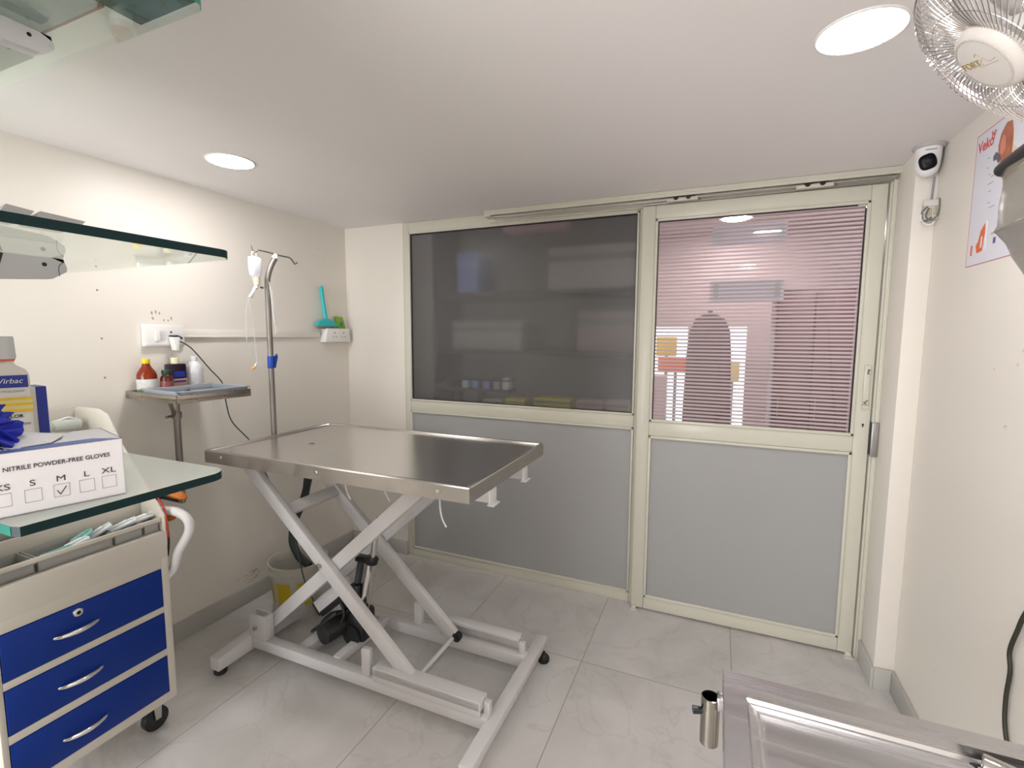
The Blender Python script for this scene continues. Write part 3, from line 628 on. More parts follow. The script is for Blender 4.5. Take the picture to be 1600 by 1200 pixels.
# ================================================================== LEFT WALL FITTINGS
wx = XL
sb = thing('switch_board', (wx, 1.48, 1.5), 'white wall switch and socket plate above the small steel shelf', 'switch plate')
MB().box(wx, wx + .022, 1.388, 1.572, 1.498, 1.602, .004).build('back_box', M_white, sb)
MB().box(wx + .022, wx + .027, 1.395, 1.566, 1.505, 1.595, .003).build('face_plate', M_white, sb)
MB().box(wx + .027, wx + .034, 1.431, 1.452, 1.524, 1.572, .002, mtx=None).build('rocker_switch', M_white, sb)
MB().box(wx + .0265, wx + .0285, 1.456, 1.480, 1.524, 1.572, .001).build('blank_insert', mat('insert', (.70, .69, .70), .4), sb)
MB().cyl((wx + .026, 1.505, 1.566), (wx + .0285, 1.505, 1.566), .0045, seg=12).build('socket_hole', M_blk, sb)
pl = thing('plug_adapter', (wx + .03, 1.50, 1.47), 'black cord end in tapering white adapter plugged in the wall', 'plug')
MB().prism([(1.489, 1.543), (1.525, 1.543), (1.518, 1.478), (1.503, 1.478)], 0, wx + .028, wx + .062, bev=.003).build('adapter_body', M_white, pl)
MB().box(wx + .03, wx + .064, 1.490, 1.516, 1.543, 1.551, .003).tube([(wx + .05, 1.512, 1.547), (wx + .05, 1.528, 1.544), (wx + .053, 1.54, 1.534)], .005, 8).build('cord_end', M_blk, pl)
o = MB().box(wx, wx + .014, 1.574, 2.47, 1.546, 1.580, .003).box(wx, wx + .018, 1.574, 2.47, 1.540, 1.549, .002).build('wall_trunking', mat('trunking_plastic', (.78, .75, .69), .4))
tag(o, 'white cable trunking running along left wall between the two sockets', 'trunking')
sk = thing('socket_box', (wx, 2.61, 1.5), 'white double socket box in far corner under teal brush', 'socket box')
MB().prism([(2.478, 1.507), (2.715, 1.507), (2.705, 1.600), (2.495, 1.600)], 0, wx, wx + .055, bev=.005).build('socket_housing', M_white, sk)
for y in (2.56, 2.645):
    h = MB()
    for dy, dz, r in ((0, .018, .006), (-.014, -.010, .0045), (.014, -.010, .0045)): h.cyl((wx + .0545, y + dy, 1.553 + dz), (wx + .0558, y + dy, 1.553 + dz), r, seg=12)
    h.build('socket_holes', M_greyink, sk)
MB().box(wx + .054, wx + .058, 2.598, 2.606, 1.54, 1.57, .001).build('socket_switch', M_white, sk)
# teal brush
tb = thing('dust_brush', (wx + .04, 2.50, 1.60), 'teal handled dusting brush propped on the corner socket box', 'brush')
MB().tube([(wx + .02, 2.487, 1.868), (wx + .025, 2.490, 1.80), (wx + .03, 2.497, 1.72), (wx + .035, 2.503, 1.655)], lambda t: .012 + .003 * t, 12).sph((wx + .02, 2.487, 1.868), .012).build('handle', M_teal, tb)
MB().prism([(2.49, 1.665), (2.516, 1.665), (2.575, 1.645), (2.60, 1.622), (2.597, 1.612), (2.415, 1.612), (2.412, 1.622), (2.435, 1.645)], 0, wx + .022, wx + .052, bev=.006).build('brush_head', M_teal, tb)
br = MB()
for i in range(22):
    y = 2.425 + i * .0078; br.bar((wx + .03 + (i % 3) * .006, y, 1.614), (wx + .028 + (i % 3) * .006, y + random.uniform(-.006, .004), 1.596), .004, .006, up=(1, 0, 0), bev=0)
br.build('bristles', mat('tan_bristle', (.38, .30, .20), .8), tb)
gp = thing('green_packet', (wx + .03, 2.66, 1.60), 'small green packet leaning on top of corner socket box', 'packet')
MB().prism([(2.625, 1.6005), (2.700, 1.6005), (2.672, 1.682), (2.600, 1.682)], 0, wx + .012, wx + .026, bev=.002).build('packet_body', mat('green_print', (.22, .40, .03), .5, noise=.3, nscale=60), gp)
MB().cyl((wx + .026, 2.656, 1.63), (wx + .0268, 2.656, 1.63), .016).build('printed_logo', mat('lagoon_print', (.05, .25, .22), .5), gp)
# holes
for i, (y, z) in enumerate(((1.228, 1.743), (1.231, 1.536), (1.231, 1.366))):
    tag(MB().cyl((wx - .0005, y, z), (wx + .002, y, z), .0038, seg=12).build('wall_plug', mat('plug_grey', (.22, .20, .18), .6)), ['highest', 'middle', 'lowest'][i] + ' of three small grey wall plugs left of the switch plate', 'wall plug', 'small grey wall plugs')
# residue marks above switch
mk = MB()
for y, z, a, h in ((1.440, 1.655, .010, .018), (1.458, 1.66, .008, .018), (1.474, 1.655, .008, .014), (1.443, 1.63, .010, .016), (1.492, 1.622, .006, .014), (1.512, 1.622, .008, .010), (1.527, 1.632, .007, .020)):
    mk.prism([(y - a / 2, z), (y, z - h / 2), (y + a / 2, z - h * .3), (y + a * .3, z + h / 2), (y - a * .4, z + h * .4)], 0, wx, wx + .0006)
tag(mk.build('glue_residue', mat('brown_residue', (.45, .33, .26), .8, noise=.35, nscale=120)), 'patchy brown glue marks on wall above the switch plate', 'mark', kind='stuff')
mk = MB()
for y, z, h in ((2.455, 1.86, .01), (2.49, 1.862, .006), (2.575, 1.85, .004), (2.48, 2.12, .008), (2.55, 2.12, .008), (2.52, 2.06, .007)):
    mk.tube([(wx + .0006, y, z), (wx + .0006, y + h, z + .004), (wx + .0006, y + h * 1.5, z - .002)], .0012, 5)
tag(mk.build('glue_residue', mat('grey_residue', (.55, .50, .45), .8)), 'faint grey scuffs on wall above the teal brush', 'mark', kind='stuff')
mk = MB()
for i in range(16):
    y = 1.78 + random.random() * .14; z = .115 + random.random() * .06
    mk.tube([(wx + .0005, y, z), (wx + .0006, y + random.uniform(.01, .03), z + random.uniform(-.01, .02)), (wx + .0005, y + .03, z + random.uniform(-.01, .02))], .0012, 5)
tag(mk.build('paint_scuff', mat('brown_scuff', (.50, .40, .32), .8)), 'brown scraped scuffs on left wall just above skirting', 'mark', kind='stuff')
mk = MB()
for y, z in ((1.80, 1.48), (1.83, 1.30), (1.92, 1.46), (1.78, 1.52), (2.12, .35), (2.0, .22)):
    mk.tube([(XR - .0005, y, z), (XR - .0006, y - .012, z + .006), (XR - .0005, y - .016, z - .008)], .0012, 5)
tag(mk.build('paint_scuff', mat('faint_scuff', (.60, .52, .46), .8)), 'faint brown scuffs scattered over the right wall below the poster', 'mark', kind='stuff')

# ---- steel wall shelf
ang = math.radians(4)
SH = Matrix.Translation((-2.245, 1.455, 1.30)) @ Matrix.Rotation(-ang, 4, 'Z')
ws = thing('instrument_shelf', (-2.25, 1.455, .75), 'small scuffed steel tray shelf on a post against left wall', 'shelf')
hw, hd_ = .20, .165
s = MB(); s.box(-hw, hw, -hd_, hd_, -.022, -.016, mtx=SH)
for a in ((-hw, hw, -hd_, -hd_ + .006), (-hw, hw, hd_ - .006, hd_), (-hw, -hw + .006, -hd_, hd_), (hw - .006, hw, -hd_, hd_)): s.box(a[0], a[1], a[2], a[3], -.034, 0, .0015, mtx=SH)
s.build('tray_top', M_shelfsteel, ws)
MB().tube([(-2.27, 1.405, 1.27), (-2.27, 1.405, 1.0), (-2.27, 1.405, .775)], .0145, 14, 1).build('post', M_steelpole, ws)
MB().bar((-2.27, 1.395, 1.19), (-2.16, 1.31, 1.272), .022, .012).bar((-2.285, 1.385, 1.24), (-2.285, 1.385, 1.28), .012, .012).build('strut', M_steelpole, ws)
MB().cyl((-2.27, 1.405, 1.172), (-2.27, 1.405, 1.20), .020).cyl((-2.27, 1.385, 1.186), (-2.255, 1.35, 1.186), .006).build('collar', M_steelpole, ws)
MB().box(wx, wx + .008, 1.375, 1.435, .76, .80, .002).box(wx, -2.26, 1.397, 1.413, .772, .786, .002).build('wall_bracket', M_blk, ws)
zs = 1.2845
def bottle(name, x, y, prof, m, label, capm, capprof, sq=1.0, extra=None):
    t = thing(name, (x, y, zs), label, 'bottle')
    MB().lathe(prof, (x, y, zs), 28, sx=sq).build('bottle_body', m, t)
    MB().lathe(capprof, (x, y, zs), 20).build('cap', capm, t)
    if extra: extra(t, x, y)
    return t
def lab(m, r, z0, z1, nm='label_band'):
    def fn(t, x, y): MB().lathe([(r, z0), (r, z1)], (x, y, zs), 28, cap=False).build(nm, m, t)
    return fn
M_amber = mat('amber_glass', (.20, .025, .006), .12); M_dkbot = mat('dark_purple_bottle', (.018, .008, .02), .15)
M_blab = mat('bottle_label', (.62, .63, .60), .5, noise=.25, nscale=90)
def ex1(t, x, y):
    lab(M_blab, .0395, .022, .068)(t, x, y); MB().lathe([(.0397, .006), (.0397, .021)], (x, y, zs), 28, cap=False).build('label_foot', mat('green_foot', (.10, .22, .10), .5), t)
bottle('amber_bottle', -2.395, 1.362, [(.002, 0), (.039, 0), (.039, .085), (.034, .10), (.020, .122), (.014, .135), (.014, .14)], M_amber, 'round amber bottle with yellow cap at left end of steel shelf', mat('yellow_cap', (.75, .60, .02), .4), [(.015, .138), (.016, .140), (.016, .158), (.013, .160)], extra=ex1)
bottle('brown_bottle', -2.355, 1.424, [(.002, 0), (.027, 0), (.027, .065), (.022, .078), (.016, .085), (.016, .09)], mat('brown_glass', (.08, .015, .01), .12), 'short brown bottle with dark green cap behind grey tray', mat('dkgreen_cap', (.01, .05, .025), .4), [(.019, .086), (.020, .088), (.020, .104), (.018, .106)], extra=lab(mat('maroon_label', (.22, .06, .05), .4), .0274, .02, .055))
def ex3(t, x, y):
    MB().box(x - .0262, x + .0268, y - .0385, y + .0385, zs + .012, zs + .062, .003).build('label_band', mat('tan_label', (.42, .24, .18), .5), t)
    MB().box(x + .0262, x + .0275, y - .024, y + .026, zs + .068, zs + .096).build('label_window', M_navy, t)
    MB().box(x + .0262, x + .0276, y - .030, y + .030, zs + .044, zs + .052).build('label_line', M_navy, t)
t = thing('dark_bottle', (-2.385, 1.484, zs), 'square dark purple bottle with cream cap in middle of steel shelf', 'bottle')
MB().box(-2.411, -2.359, 1.446, 1.522, zs, zs + .132, .008).build('bottle_body', M_dkbot, t)
MB().lathe([(.017, .130), (.018, .136), (.018, .158), (.015, .160)], (-2.385, 1.484, zs), 20).build('cap', mat('cream_cap', (.70, .66, .42), .4), t); ex3(t, -2.385, 1.484)
bottle('white_bottle', -2.385, 1.575, [(.002, 0), (.036, 0), (.037, .10), (.034, .118), (.022, .135), (.014, .140), (.014, .145)], milky('translucent_white', (.72, .70, .74), .1), 'translucent white bottle at right end of steel shelf', mat('pale_cap', (.66, .64, .66), .4), [(.015, .142), (.016, .145), (.016, .162), (.013, .164)], extra=lab(mat('pale_label', (.58, .57, .58), .5, noise=.3, nscale=110), .0376, .02, .085))
gt = thing('grey_tray', (-2.17, 1.50, zs), 'shallow blue grey plastic tray lying on steel shelf', 'tray')
s = MB(); 
def tm(dx=0): return SH
s.box(-.135, .135, -.160, .165, -.014, -.010, mtx=Matrix.Translation((.065, .0, .004)) @ SH)
mt2 = SH @ Matrix.Translation((.052, .004, 0))
s = MB(); s.box(-.135, .130, -.150, .150, -.0155, -.011, .001, mtx=mt2)
for a in ((-.14, .135, -.155, -.143), (-.14, .135, .143, .155), (-.14, -.128, -.155, .155), (.123, .135, -.155, .155)): s.box(a[0], a[1], a[2], a[3], -.0155, .014, .003, mtx=mt2)
for a in ((-.148, .143, -.163, -.150), (-.148, .143, .150, .163), (-.148, -.135, -.163, .163), (.130, .143, -.163, .163)): s.box(a[0], a[1], a[2], a[3], .010, .014, .0015, mtx=mt2)
s.build('tray_shell', mat('slate_plastic', (.30, .33, .37), .35), gt)
sc = MB().cyl((-2.15, 1.385, 1.288), (-2.15, 1.385, 1.318), .012, .012).build('small_vial', M_chrome)
tag(sc, 'tiny shiny vial standing in near end of grey tray', 'vial')

# ================================================================== TROLLEY
tx0, tx1, ty0, ty1 = -2.40, -1.87, .605, 1.092
tl = thing('drawer_trolley', (-2.13, .85, 0), 'cream medical trolley with three blue drawers and grey bins', 'trolley')
c = MB()
c.box(tx0, tx1 - .012, ty0 + .004, ty1 - .004, .165, .735, .003)
c.box(tx1 - .012, tx1, ty0, ty0 + .016, .165, .735, .002); c.box(tx1 - .012, tx1, ty1 - .026, ty1, .165, .735, .002)
for z0, z1 in ((.165, .198), (.345, .372), (.516, .540), (.688, .735)): c.box(tx1 - .012, tx1, ty0 + .016, ty1 - .026, z0, z1, .001)
c.build('cabinet_body', M_cream, tl)
c = MB().box(tx0 + .1, tx1 + .002, ty0, ty1 - .002, .727, .826, .003); c.build('upper_panel', M_cream, tl)
lock = None
for i, (z0, z1) in enumerate(((.200, .343), (.374, .514), (.542, .686))):
    dr = MB().box(tx1 - .01, tx1 + .003, ty0 + .018, ty1 - .027, z0, z1, .002).build('drawer', M_blue, tl)
    zc = (.262, .440, .607)[i]; x = tx1 + .003
    MB().tube([(x, .742, zc), (x + .012, .762, zc), (x + .022, .803, zc + .001), (x + .012, .845, zc), (x, .865, zc)], lambda t: .0025 + .0038 * math.sin(PI * t), 10, 6, flat=1.3).build('drawer_handle', M_chrome, dr)
    if i == 2:
        MB().lathe([(.006, .006), (.009, .006), (.013, .004), (.0145, 0)], (x, .808, .660), 24, mtx=Matrix.Rotation(PI / 2, 4, 'Y'), cap=False).build('lock_ring', M_chrome, dr)
        MB().cyl((x, .808, .660), (x + .003, .808, .660), .0075).build('keyhole', M_blk, dr)
# stepped tiers of bins
for k, (xa, z0) in enumerate(((-1.885, .826), (-2.02, .905), (-2.155, 1.0), (-2.27, 1.10))):
    r_ = MB()
    r_.box(xa - .006, xa + .004, ty0 + .01, ty1 - .006, z0 + .036, z0 + .050, .002)
    r_.box(xa - .13, xa - .118, ty0 + .01, ty1 - .006, z0 - .01, z0 + .09, .002)
    r_.box(xa - .125, xa - .0, ty0 + .01, ty1 - .006, z0 - .006, z0 + .0, .001)
    r_.build('tier_rail', M_cream, tl)
    ys = (.612, .728, .935, 1.028, 1.084) if k == 0 else ((.612, .80, 1.084) if k < 3 else (.612, 1.084))
    for a, b_ in zip(ys, ys[1:]):
        q = MB(); xx0, xx1 = xa - .112, xa - .008
        q.box(xx0, xx1, a + .003, b_ - .003, z0 + .001, z0 + .004)
        for w_ in ((xx0, xx0 + .003, a + .003, b_ - .003), (xx1 - .003, xx1, a + .003, b_ - .003), (xx0, xx1, a + .003, a + .006), (xx0, xx1, b_ - .006, b_ - .003)): q.box(w_[0], w_[1], w_[2], w_[3], z0 + .002, z0 + .046, .001)
        q.box(xx1 - .004, xx1 + .006, a + .001, b_ - .001, z0 + .030, z0 + .036, .001)
        q.build('bin', M_bin, tl)
prof = [(tx1 + .002, .80), (tx1 + .002, .885), (-1.90, .925), (-1.945, .965), (-2.10, 1.135), (-2.18, 1.245), (-2.23, 1.262), (tx0 + .02, 1.262), (tx0, 1.25), (tx0, .72), (tx1, .72)]
MB().prism(prof, 1, ty1 - .006, ty1, bev=.001).build('side_panel', M_cream, tl)
MB().prism(prof, 1, ty0, ty0 + .006, bev=.001).build('side_panel', M_cream, tl)
MB().box(tx0 - .006, tx0, ty0, ty1, .70, 1.26, .002).build('back_panel', M_cream, tl)
MB().tube([(-1.99, 1.096, 1.02), (-1.93, 1.096, .96), (-1.885, 1.096, .915), (-1.868, 1.096, .86), (-1.868, 1.096, .80)], .0032, 8).build('red_edging', M_red, tl)
MB().tube([(-1.95, 1.088, .875), (-1.93, 1.11, .885), (-1.87, 1.13, .885), (-1.82, 1.14, .860), (-1.815, 1.14, .81), (-1.86, 1.125, .73), (-1.885, 1.115, .66), (-1.90, 1.085, .63)], .0165, 14, 8).build('push_handle', M_pcoat, tl)
MB().tube([(-1.90, 1.10, .90), (-1.878, 1.10, .84), (-1.872, 1.10, .78), (-1.885, 1.10, .72)], .004, 8).build('side_cord', M_blk, tl)
for x, y in ((-1.985, 1.070), (-1.985, .645), (-2.35, 1.055), (-2.35, .645)):
    k = MB().box(x - .03, x + .03, y - .03, y + .03, .155, .166, .002).prism([(y - .018, .155), (y + .018, .155), (y + .010, .05), (y - .010, .05)], 0, x - .026, x - .021).prism([(y - .018, .155), (y + .018, .155), (y + .010, .05), (y - .010, .05)], 0, x + .021, x + .026).box(x - .026, x + .026, y - .022, y + .022, .12, .156, .003).build('caster_fork', M_screw, tl)
    MB().cyl((x - .016, y, .046), (x + .016, y, .046), .045, seg=28, bev=.005).build('caster_wheel', M_blk, k)
    MB().bar((x, y + .01, .128), (x + .03, y + .055, .118), .008, .035).build('brake_pedal', M_screw, k)
# orange mitt hanging behind trolley
om = thing('orange_mitt', (-1.9, 1.16, .8), 'orange brown rubber item hanging behind trolley side panel', 'rubber mitt')
MB().sph((0, 0, 0), .04, scale=(2.0, .9, .7)).build('x', M_orange, None) if False else None
q = MB().tube([(-2.02, 1.125, .96), (-1.97, 1.150, .955), (-1.91, 1.16, .94), (-1.865, 1.17, .925)], lambda t: .026 * math.sqrt(max(.08, 1 - (2 * t - .9) ** 2 * .85)), 14, 8, flat=.7); q.build('upper_lobe', M_orange, om)
q = MB().tube([(-2.02, 1.125, .865), (-1.97, 1.145, .85), (-1.92, 1.155, .845)], lambda t: .026 * math.sqrt(max(.1, 1 - (2 * t - .9) ** 2 * .8)), 14, 8, flat=.8); q.build('lower_lobe', M_orange, om)
q = MB().tube([(-2.02, 1.12, .95), (-2.03, 1.12, .91), (-2.02, 1.12, .865)], .016, 10); q.build('cuff', M_orange, om)
# contents of bins
def packet(x, y, z, L_, W_, rot, tilt, m, label, name='syringe_packet', colm=None):
    t = thing(name, (x, y, z), label, 'packet')
    mt = Matrix.Translation((x, y, z)) @ Matrix.Rotation(rot, 4, 'Z') @ Matrix.Rotation(tilt, 4, 'Y')
    MB().box(-L_ / 2, L_ / 2, -W_ / 2, W_ / 2, 0, .008, .002, mtx=mt).build('wrapper', m, t)
    k = MB(); k.cyl(mt @ Vector((-L_ * .35, 0, .011)), mt @ Vector((L_ * .25, 0, .011)), .006, seg=12); k.cyl(mt @ Vector((L_ * .25, 0, .011)), mt @ Vector((L_ * .42, 0, .011)), .003, seg=8)
    k.build('syringe', colm or M_white, t)
M_film = mat('white_film', (.72, .76, .78), .3); M_mint = mat('mint_plastic', (.22, .52, .46), .3)
packet(-1.93, .80, .850, .12, .034, 1.35, -.15, M_bagfilm, 'pale green tinted syringe packet in wide front bin', colm=M_mint)
packet(-1.925, .845, .862, .075, .035, 1.25, -.35, M_film, 'white capped syringe packet in middle of wide front bin', colm=M_white)
packet(-1.945, .870, .870, .07, .04, 1.1, -.55, M_mint, 'mint green packet standing in wide front bin', colm=M_mint)
packet(-1.945, .915, .868, .09, .04, 1.3, -.5, M_film, 'white packet at right end of wide front bin', colm=M_film)
packet(-1.94, .982, .868, .10, .04, 1.2, -.35, M_film, 'white packet leaning in second front bin from right', colm=M_film)
packet(-1.94, 1.045, .872, .085, .036, 1.5, -.1, M_film, 'white packet lying on the rightmost front bin', colm=M_white)
# clear packs on the top tier
for i, (y, lb) in enumerate(((.93, 'clear fluid pack in top tier of trolley, nearest the carton'), (1.02, 'clear fluid pack in top tier of trolley, beside its side panel'))):
    t = thing('fluid_pack', (-2.32, y, 1.14), lb, 'fluid pack')
    MB().tube([(-2.325, y - .048, 1.200), (-2.32, y - .02, 1.206), (-2.32, y + .02, 1.204), (-2.325, y + .045, 1.198)], lambda t_: .028 * math.sqrt(max(.12, 1 - (2 * t_ - 1) ** 4)), 12, 6, flat=.9).build('pack', milky('pack_film', (.62, .66, .62), .35), t)
    MB().tube([(-2.31, y - .03, 1.222), (-2.305, y, 1.233), (-2.31, y + .03, 1.222)], .004, 6).build('seam', M_film, t)

# ================================================================== GLASS SHELVES
def rrect(x0, x1, y0, y1, r, n=6):
    P = []
    for cx, cy, a0 in ((x1 - r, y0 + r, -PI / 2), (x1 - r, y1 - r, 0)):
        for i in range(n + 1):
            a = a0 + PI / 2 * i / n; P.append((cx + math.cos(a) * r, cy + math.sin(a) * r))
    return [(x0, y0)] + P[:] + [(x0, y1)]
GL = 1.307
M_arm = mat('pale_bracket_metal', (.50, .50, .51), .35); M_armw = mat('white_bracket_metal', (.70, .70, .73), .3)
def arm(xc, zt, tip, h0, m, par, th=.022):
    # tapered cantilever arm on the pier, under the glass
    yb0 = .150; pr = [(yb0, zt), (tip - .004, zt)]
    for i in range(7):
        a = PI / 2 - PI * .62 * i / 6; pr.append((tip - .016 + math.cos(a) * .016, zt - .016 + math.sin(a) * .016))
    pr += [(tip - .022, zt - .036), (yb0, zt - h0)]
    o = MB().prism(pr, 0, xc - th / 2, xc + th / 2, bev=.003).build('bracket_arm', m, par)
    return o
low = thing('glass_shelf', (-1.6, .44, GL - .0135), 'lower glass shelf with dark green edge, carrying the glove box', 'shelf', 'wall-mounted glass shelves')
P = []
x1, y0, y1 = -.822, .300, .598
P = [(XL + .001, y0), (x1 - .012, y0), (x1, y0 + .004)]
for i in range(9):
    a = PI / 2 * i / 8; P.append((x1 - .035 + math.cos(a) * .035, y1 - .035 + math.sin(a) * .035))
P += [(XL + .001, y1)]
m = MB().prism(P, 2, GL - .0135, GL, m=M_glasslow, msides=M_glassedge); m.build('glass_plate', None, low, smooth=False)
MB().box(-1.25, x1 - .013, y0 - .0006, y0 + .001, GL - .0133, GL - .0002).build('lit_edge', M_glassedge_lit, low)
arm(-1.62, GL - .0142, .50, .07, M_arm, low)
arm(-1.28, GL - .0142, .42, .07, M_arm, low)
MZ = 1.703
mid = thing('glass_shelf', (-1.6, .4, MZ - .0135), 'middle glass shelf seen from just below at left', 'shelf', 'wall-mounted glass shelves')
x1, y0, y1 = -.795, .19, .610
P = [(XL + .001, y0), (x1, y0)]
for i in range(9):
    a = PI / 2 * i / 8; P.append((x1 - .03 + math.cos(a) * .03, y1 - .03 + math.sin(a) * .03))
P += [(XL + .001, y1)]
MB().prism(P, 2, MZ - .0135, MZ, m=M_glass, msides=M_glassedge).build('glass_plate', None, mid, smooth=False)
UZ = 2.112
upp = thing('glass_shelf', (-1.6, .4, UZ - .0135), 'upper glass shelf overhead with bright green corner, near ceiling', 'shelf', 'wall-mounted glass shelves')
x1, y0, y1 = -.812, .19, .594
P = [(XL + .001, y0), (x1, y0)]
for i in range(9):
    a = PI / 2 * i / 8; P.append((x1 - .02 + math.cos(a) * .02, y1 - .02 + math.sin(a) * .02))
P += [(XL + .001, y1)]
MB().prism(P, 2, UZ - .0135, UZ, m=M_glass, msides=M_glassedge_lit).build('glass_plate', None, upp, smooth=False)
# green sheet standing in for the reflection inside the glass end edge
gr = milky('green_reflection', (.012, .10, .075), .12)
t = thing('edge_reflection', (-.87, .45, UZ), 'dark green sheet standing in for the edge reflection at outer end of upper glass shelf', 'reflection')
MB().prism([(-.985, .22), (-.815, .22), (-.815, .575), (-.83, .590), (-.985, .592)], 2, UZ + .0005, UZ + .006, m=gr).build('green_sheet', gr, t)
MB().bar((-.93, .30, UZ + .0075), (-.93, .55, UZ + .0075), .002, .008).bar((-.87, .35, UZ + .0075), (-.87, .52, UZ + .0075), .002, .006).build('pale_bar', M_white, t)
# things on the upper shelf
t = thing('packet_bundle', (-1.12, .48, UZ), 'flat clear packets with red stripes lying on upper glass shelf', 'packets')
MB().box(-1.30, -1.0, .30, .535, UZ + .0005, UZ + .012, .003).build('film_packet', mat('grey_film', (.50, .54, .56), .3, noise=.25, nscale=18), t)
MB().prism([(-1.30, .300), (-1.0, .45), (-1.0, .465), (-1.30, .318)], 2, UZ + .0002, UZ + .0125).build('red_stripe', mat('faded_red', (.45, .13, .13), .4), t)
MB().box(-1.31, -.99, .534, .538, UZ + .0003, UZ + .010).build('red_border', mat('faded_red2', (.42, .16, .13), .4), t)
o = MB().box(-1.47, -1.30, .50, .572, UZ + .0005, UZ + .002).build('paper_slip', mat('slip', (.52, .54, .50), .5)); tag(o, 'pale paper slip near far edge of upper glass shelf', 'paper')
# tapered bracket arms with screw recesses and a slot
o = arm(-1.095, MZ - .0142, .498, .068, M_arm, mid); 
for (y, z) in ((.466, MZ - .0265),): MB().cyl((-1.0845, y, z), (-1.0835, y, z), .0035, seg=14).build('screw_recess', M_blk, o)
MB().bar((-1.0838, .405, MZ - .040), (-1.0838, .412, MZ - .0148), .004, .0006, up=(0, 1, 0), bev=0).build('slot', M_blk, o)
MB().tube([(-1.0838, .494, MZ - .018), (-1.0836, .486, MZ - .028), (-1.0838, .486, MZ - .045)], .0005, 5).build('cap_seam', M_dgrey, o)
arm(-1.70, MZ - .0142, .498, .068, M_arm, mid)
o = arm(-1.165, UZ - .0142, .538, .052, M_armw, upp, .030)
MB().cyl((-1.1505, .502, UZ - .0265), (-1.1495, .502, UZ - .0265), .0035, seg=14).build('screw_recess', M_blk, o)
arm(-1.72, UZ - .0142, .538, .058, M_armw, upp, .030)
struct(MB().box(-1.75, -.98, .05, .150, 0, H).build('wall_pier', M_wall))
# flat cards on the middle shelf front edge
for (ya, yb_, zt, lb) in ((.318, .352, .0150, 'grey card edge lifting above front of middle glass shelf, nearer one'), (.352, .408, .0135, 'grey card edge lifting above front of middle glass shelf, farther one')):
    k = MB(); P0_ = (-.835, MZ + .0008)
    k.bm.verts.ensure_lookup_table()
    v = [k.bm.verts.new(p) for p in ((-.84, ya, MZ + .001), (-.84, yb_ - .006, MZ + .001), (-.84, yb_ + .004, MZ + zt), (-.84, ya + .010, MZ + zt + .003), (-.90, ya + .01, MZ + .001), (-.90, yb_, MZ + .001), (-.90, yb_ + .004, MZ + zt - .004), (-.90, ya + .015, MZ + zt - .002))]
    for f_ in ((0, 1, 2, 3), (4, 5, 6, 7), (0, 1, 5, 4), (1, 2, 6, 5), (2, 3, 7, 6), (3, 0, 4, 7)): k.bm.faces.new([v[i] for i in f_])
    tag(k.build('card', mat('grey_card', (.36, .35, .34), .7), smooth=False), lb, 'card')

# ---------------- glove box
A0 = Vector((-.8455, .4395, GL + .001)); dirL = Vector((-.035, -.135, 0)).normalized(); dirB = Vector((-1, .12, 0)).normalized(); dirB = Vector((-.9679, .2510, 0))
Lb, Db, Hb = .245, .125, .088
gb = thing('glove_box', A0, 'white glove carton with blue top, size M ticked', 'carton')
def gp_(l, b, z): return A0 + dirL * l + dirB * b + Vector((0, 0, z))
mtb = Matrix((-dirL, -dirB, Vector((0, 0, 1)))).transposed().to_4x4(); mtb.translation = A0
k = MB(); th = .0012
k.box(-Lb, 0, -th, 0, 0, Hb, mtx=mtb); k.box(-Lb, 0, -Db, -Db + th, 0, Hb, mtx=mtb); k.box(-th, 0, -Db, 0, 0, Hb, mtx=mtb); k.box(-Lb, -Lb + th, -Db, 0, 0, Hb, mtx=mtb); k.box(-Lb, 0, -Db, 0, 0, th, mtx=mtb)
k.build('carton_walls', M_paper, gb, smooth=False)
k = MB(); k.prism([(-Lb, 0), (0, 0), (-.030, -.032), (-.12, -.026), (-Lb, -.026)], 2, Hb - .001, Hb)
bmesh.ops.transform(k.bm, matrix=mtb, verts=k.bm.verts); k.build('top_panel', M_boxblue, gb, smooth=False)
k = MB()
def quad(pts, m=None):
    k.bm.faces.new([k.bm.verts.new(mtb @ Vector(p)) for p in pts])
quad([(0, 0, Hb), (0, -Db, Hb), (-.035, -Db, Hb), (-.050, -.10, Hb), (-.06, -.06, Hb), (-.075, -.030, Hb), (-.03, -.032, Hb)]); quad([(-.045, -.110, Hb), (-.075, -.035, Hb + .001), (-.10, -.06, Hb + .012), (-.14, -.12, Hb + .018)]); quad([(-.075, -.035, Hb + .001), (-.12, -.025, Hb + .001), (-.15, -.07, Hb + .010), (-.10, -.06, Hb + .012)])
o = k.build('torn_flap', M_paper, gb, smooth=False); md = o.modifiers.new('s', 'SOLIDIFY'); md.thickness = .0008
k = MB(); k.box(-Lb + .01, -.006, -Db + .004, -.003, .004, .05, mtx=mtb); k.build('inner_fill', M_ink, gb)
fr = lambda l, z: A0 + dirL * l - dirB * .0006 + Vector((0, 0, z))
R_ = -dirL; U_ = Vector((0, 0, 1))
text('printed_text', 'NITRILE POWDER-FREE GLOVES', .0086, fr(.0165, .0625), R_, U_, M_ink, gb, 'RIGHT', sx=.93, bold=.0001)
for s_, l in (('XL', .0195), ('L', .0455), ('M', .0735), ('S', .1030), ('XS', .1330)):
    text('printed_text', s_, .0118, fr(l, .0375), R_, U_, M_ink, gb, 'CENTER', sx=1.25)
    k = MB(); a = .0088; zb0, zb1 = .0145, .0325
    for q_ in ((l - a, l + a, zb0, zb0 + .0005), (l - a, l + a, zb1, zb1 + .0005), (l - a, l - a + .0005, zb0, zb1), (l + a - .0005, l + a, zb0, zb1)):
        k.box(-q_[1], -q_[0], .0002, .0006, q_[2], q_[3], mtx=mtb)
    k.build('tick_square', M_greyink, gb, smooth=False)
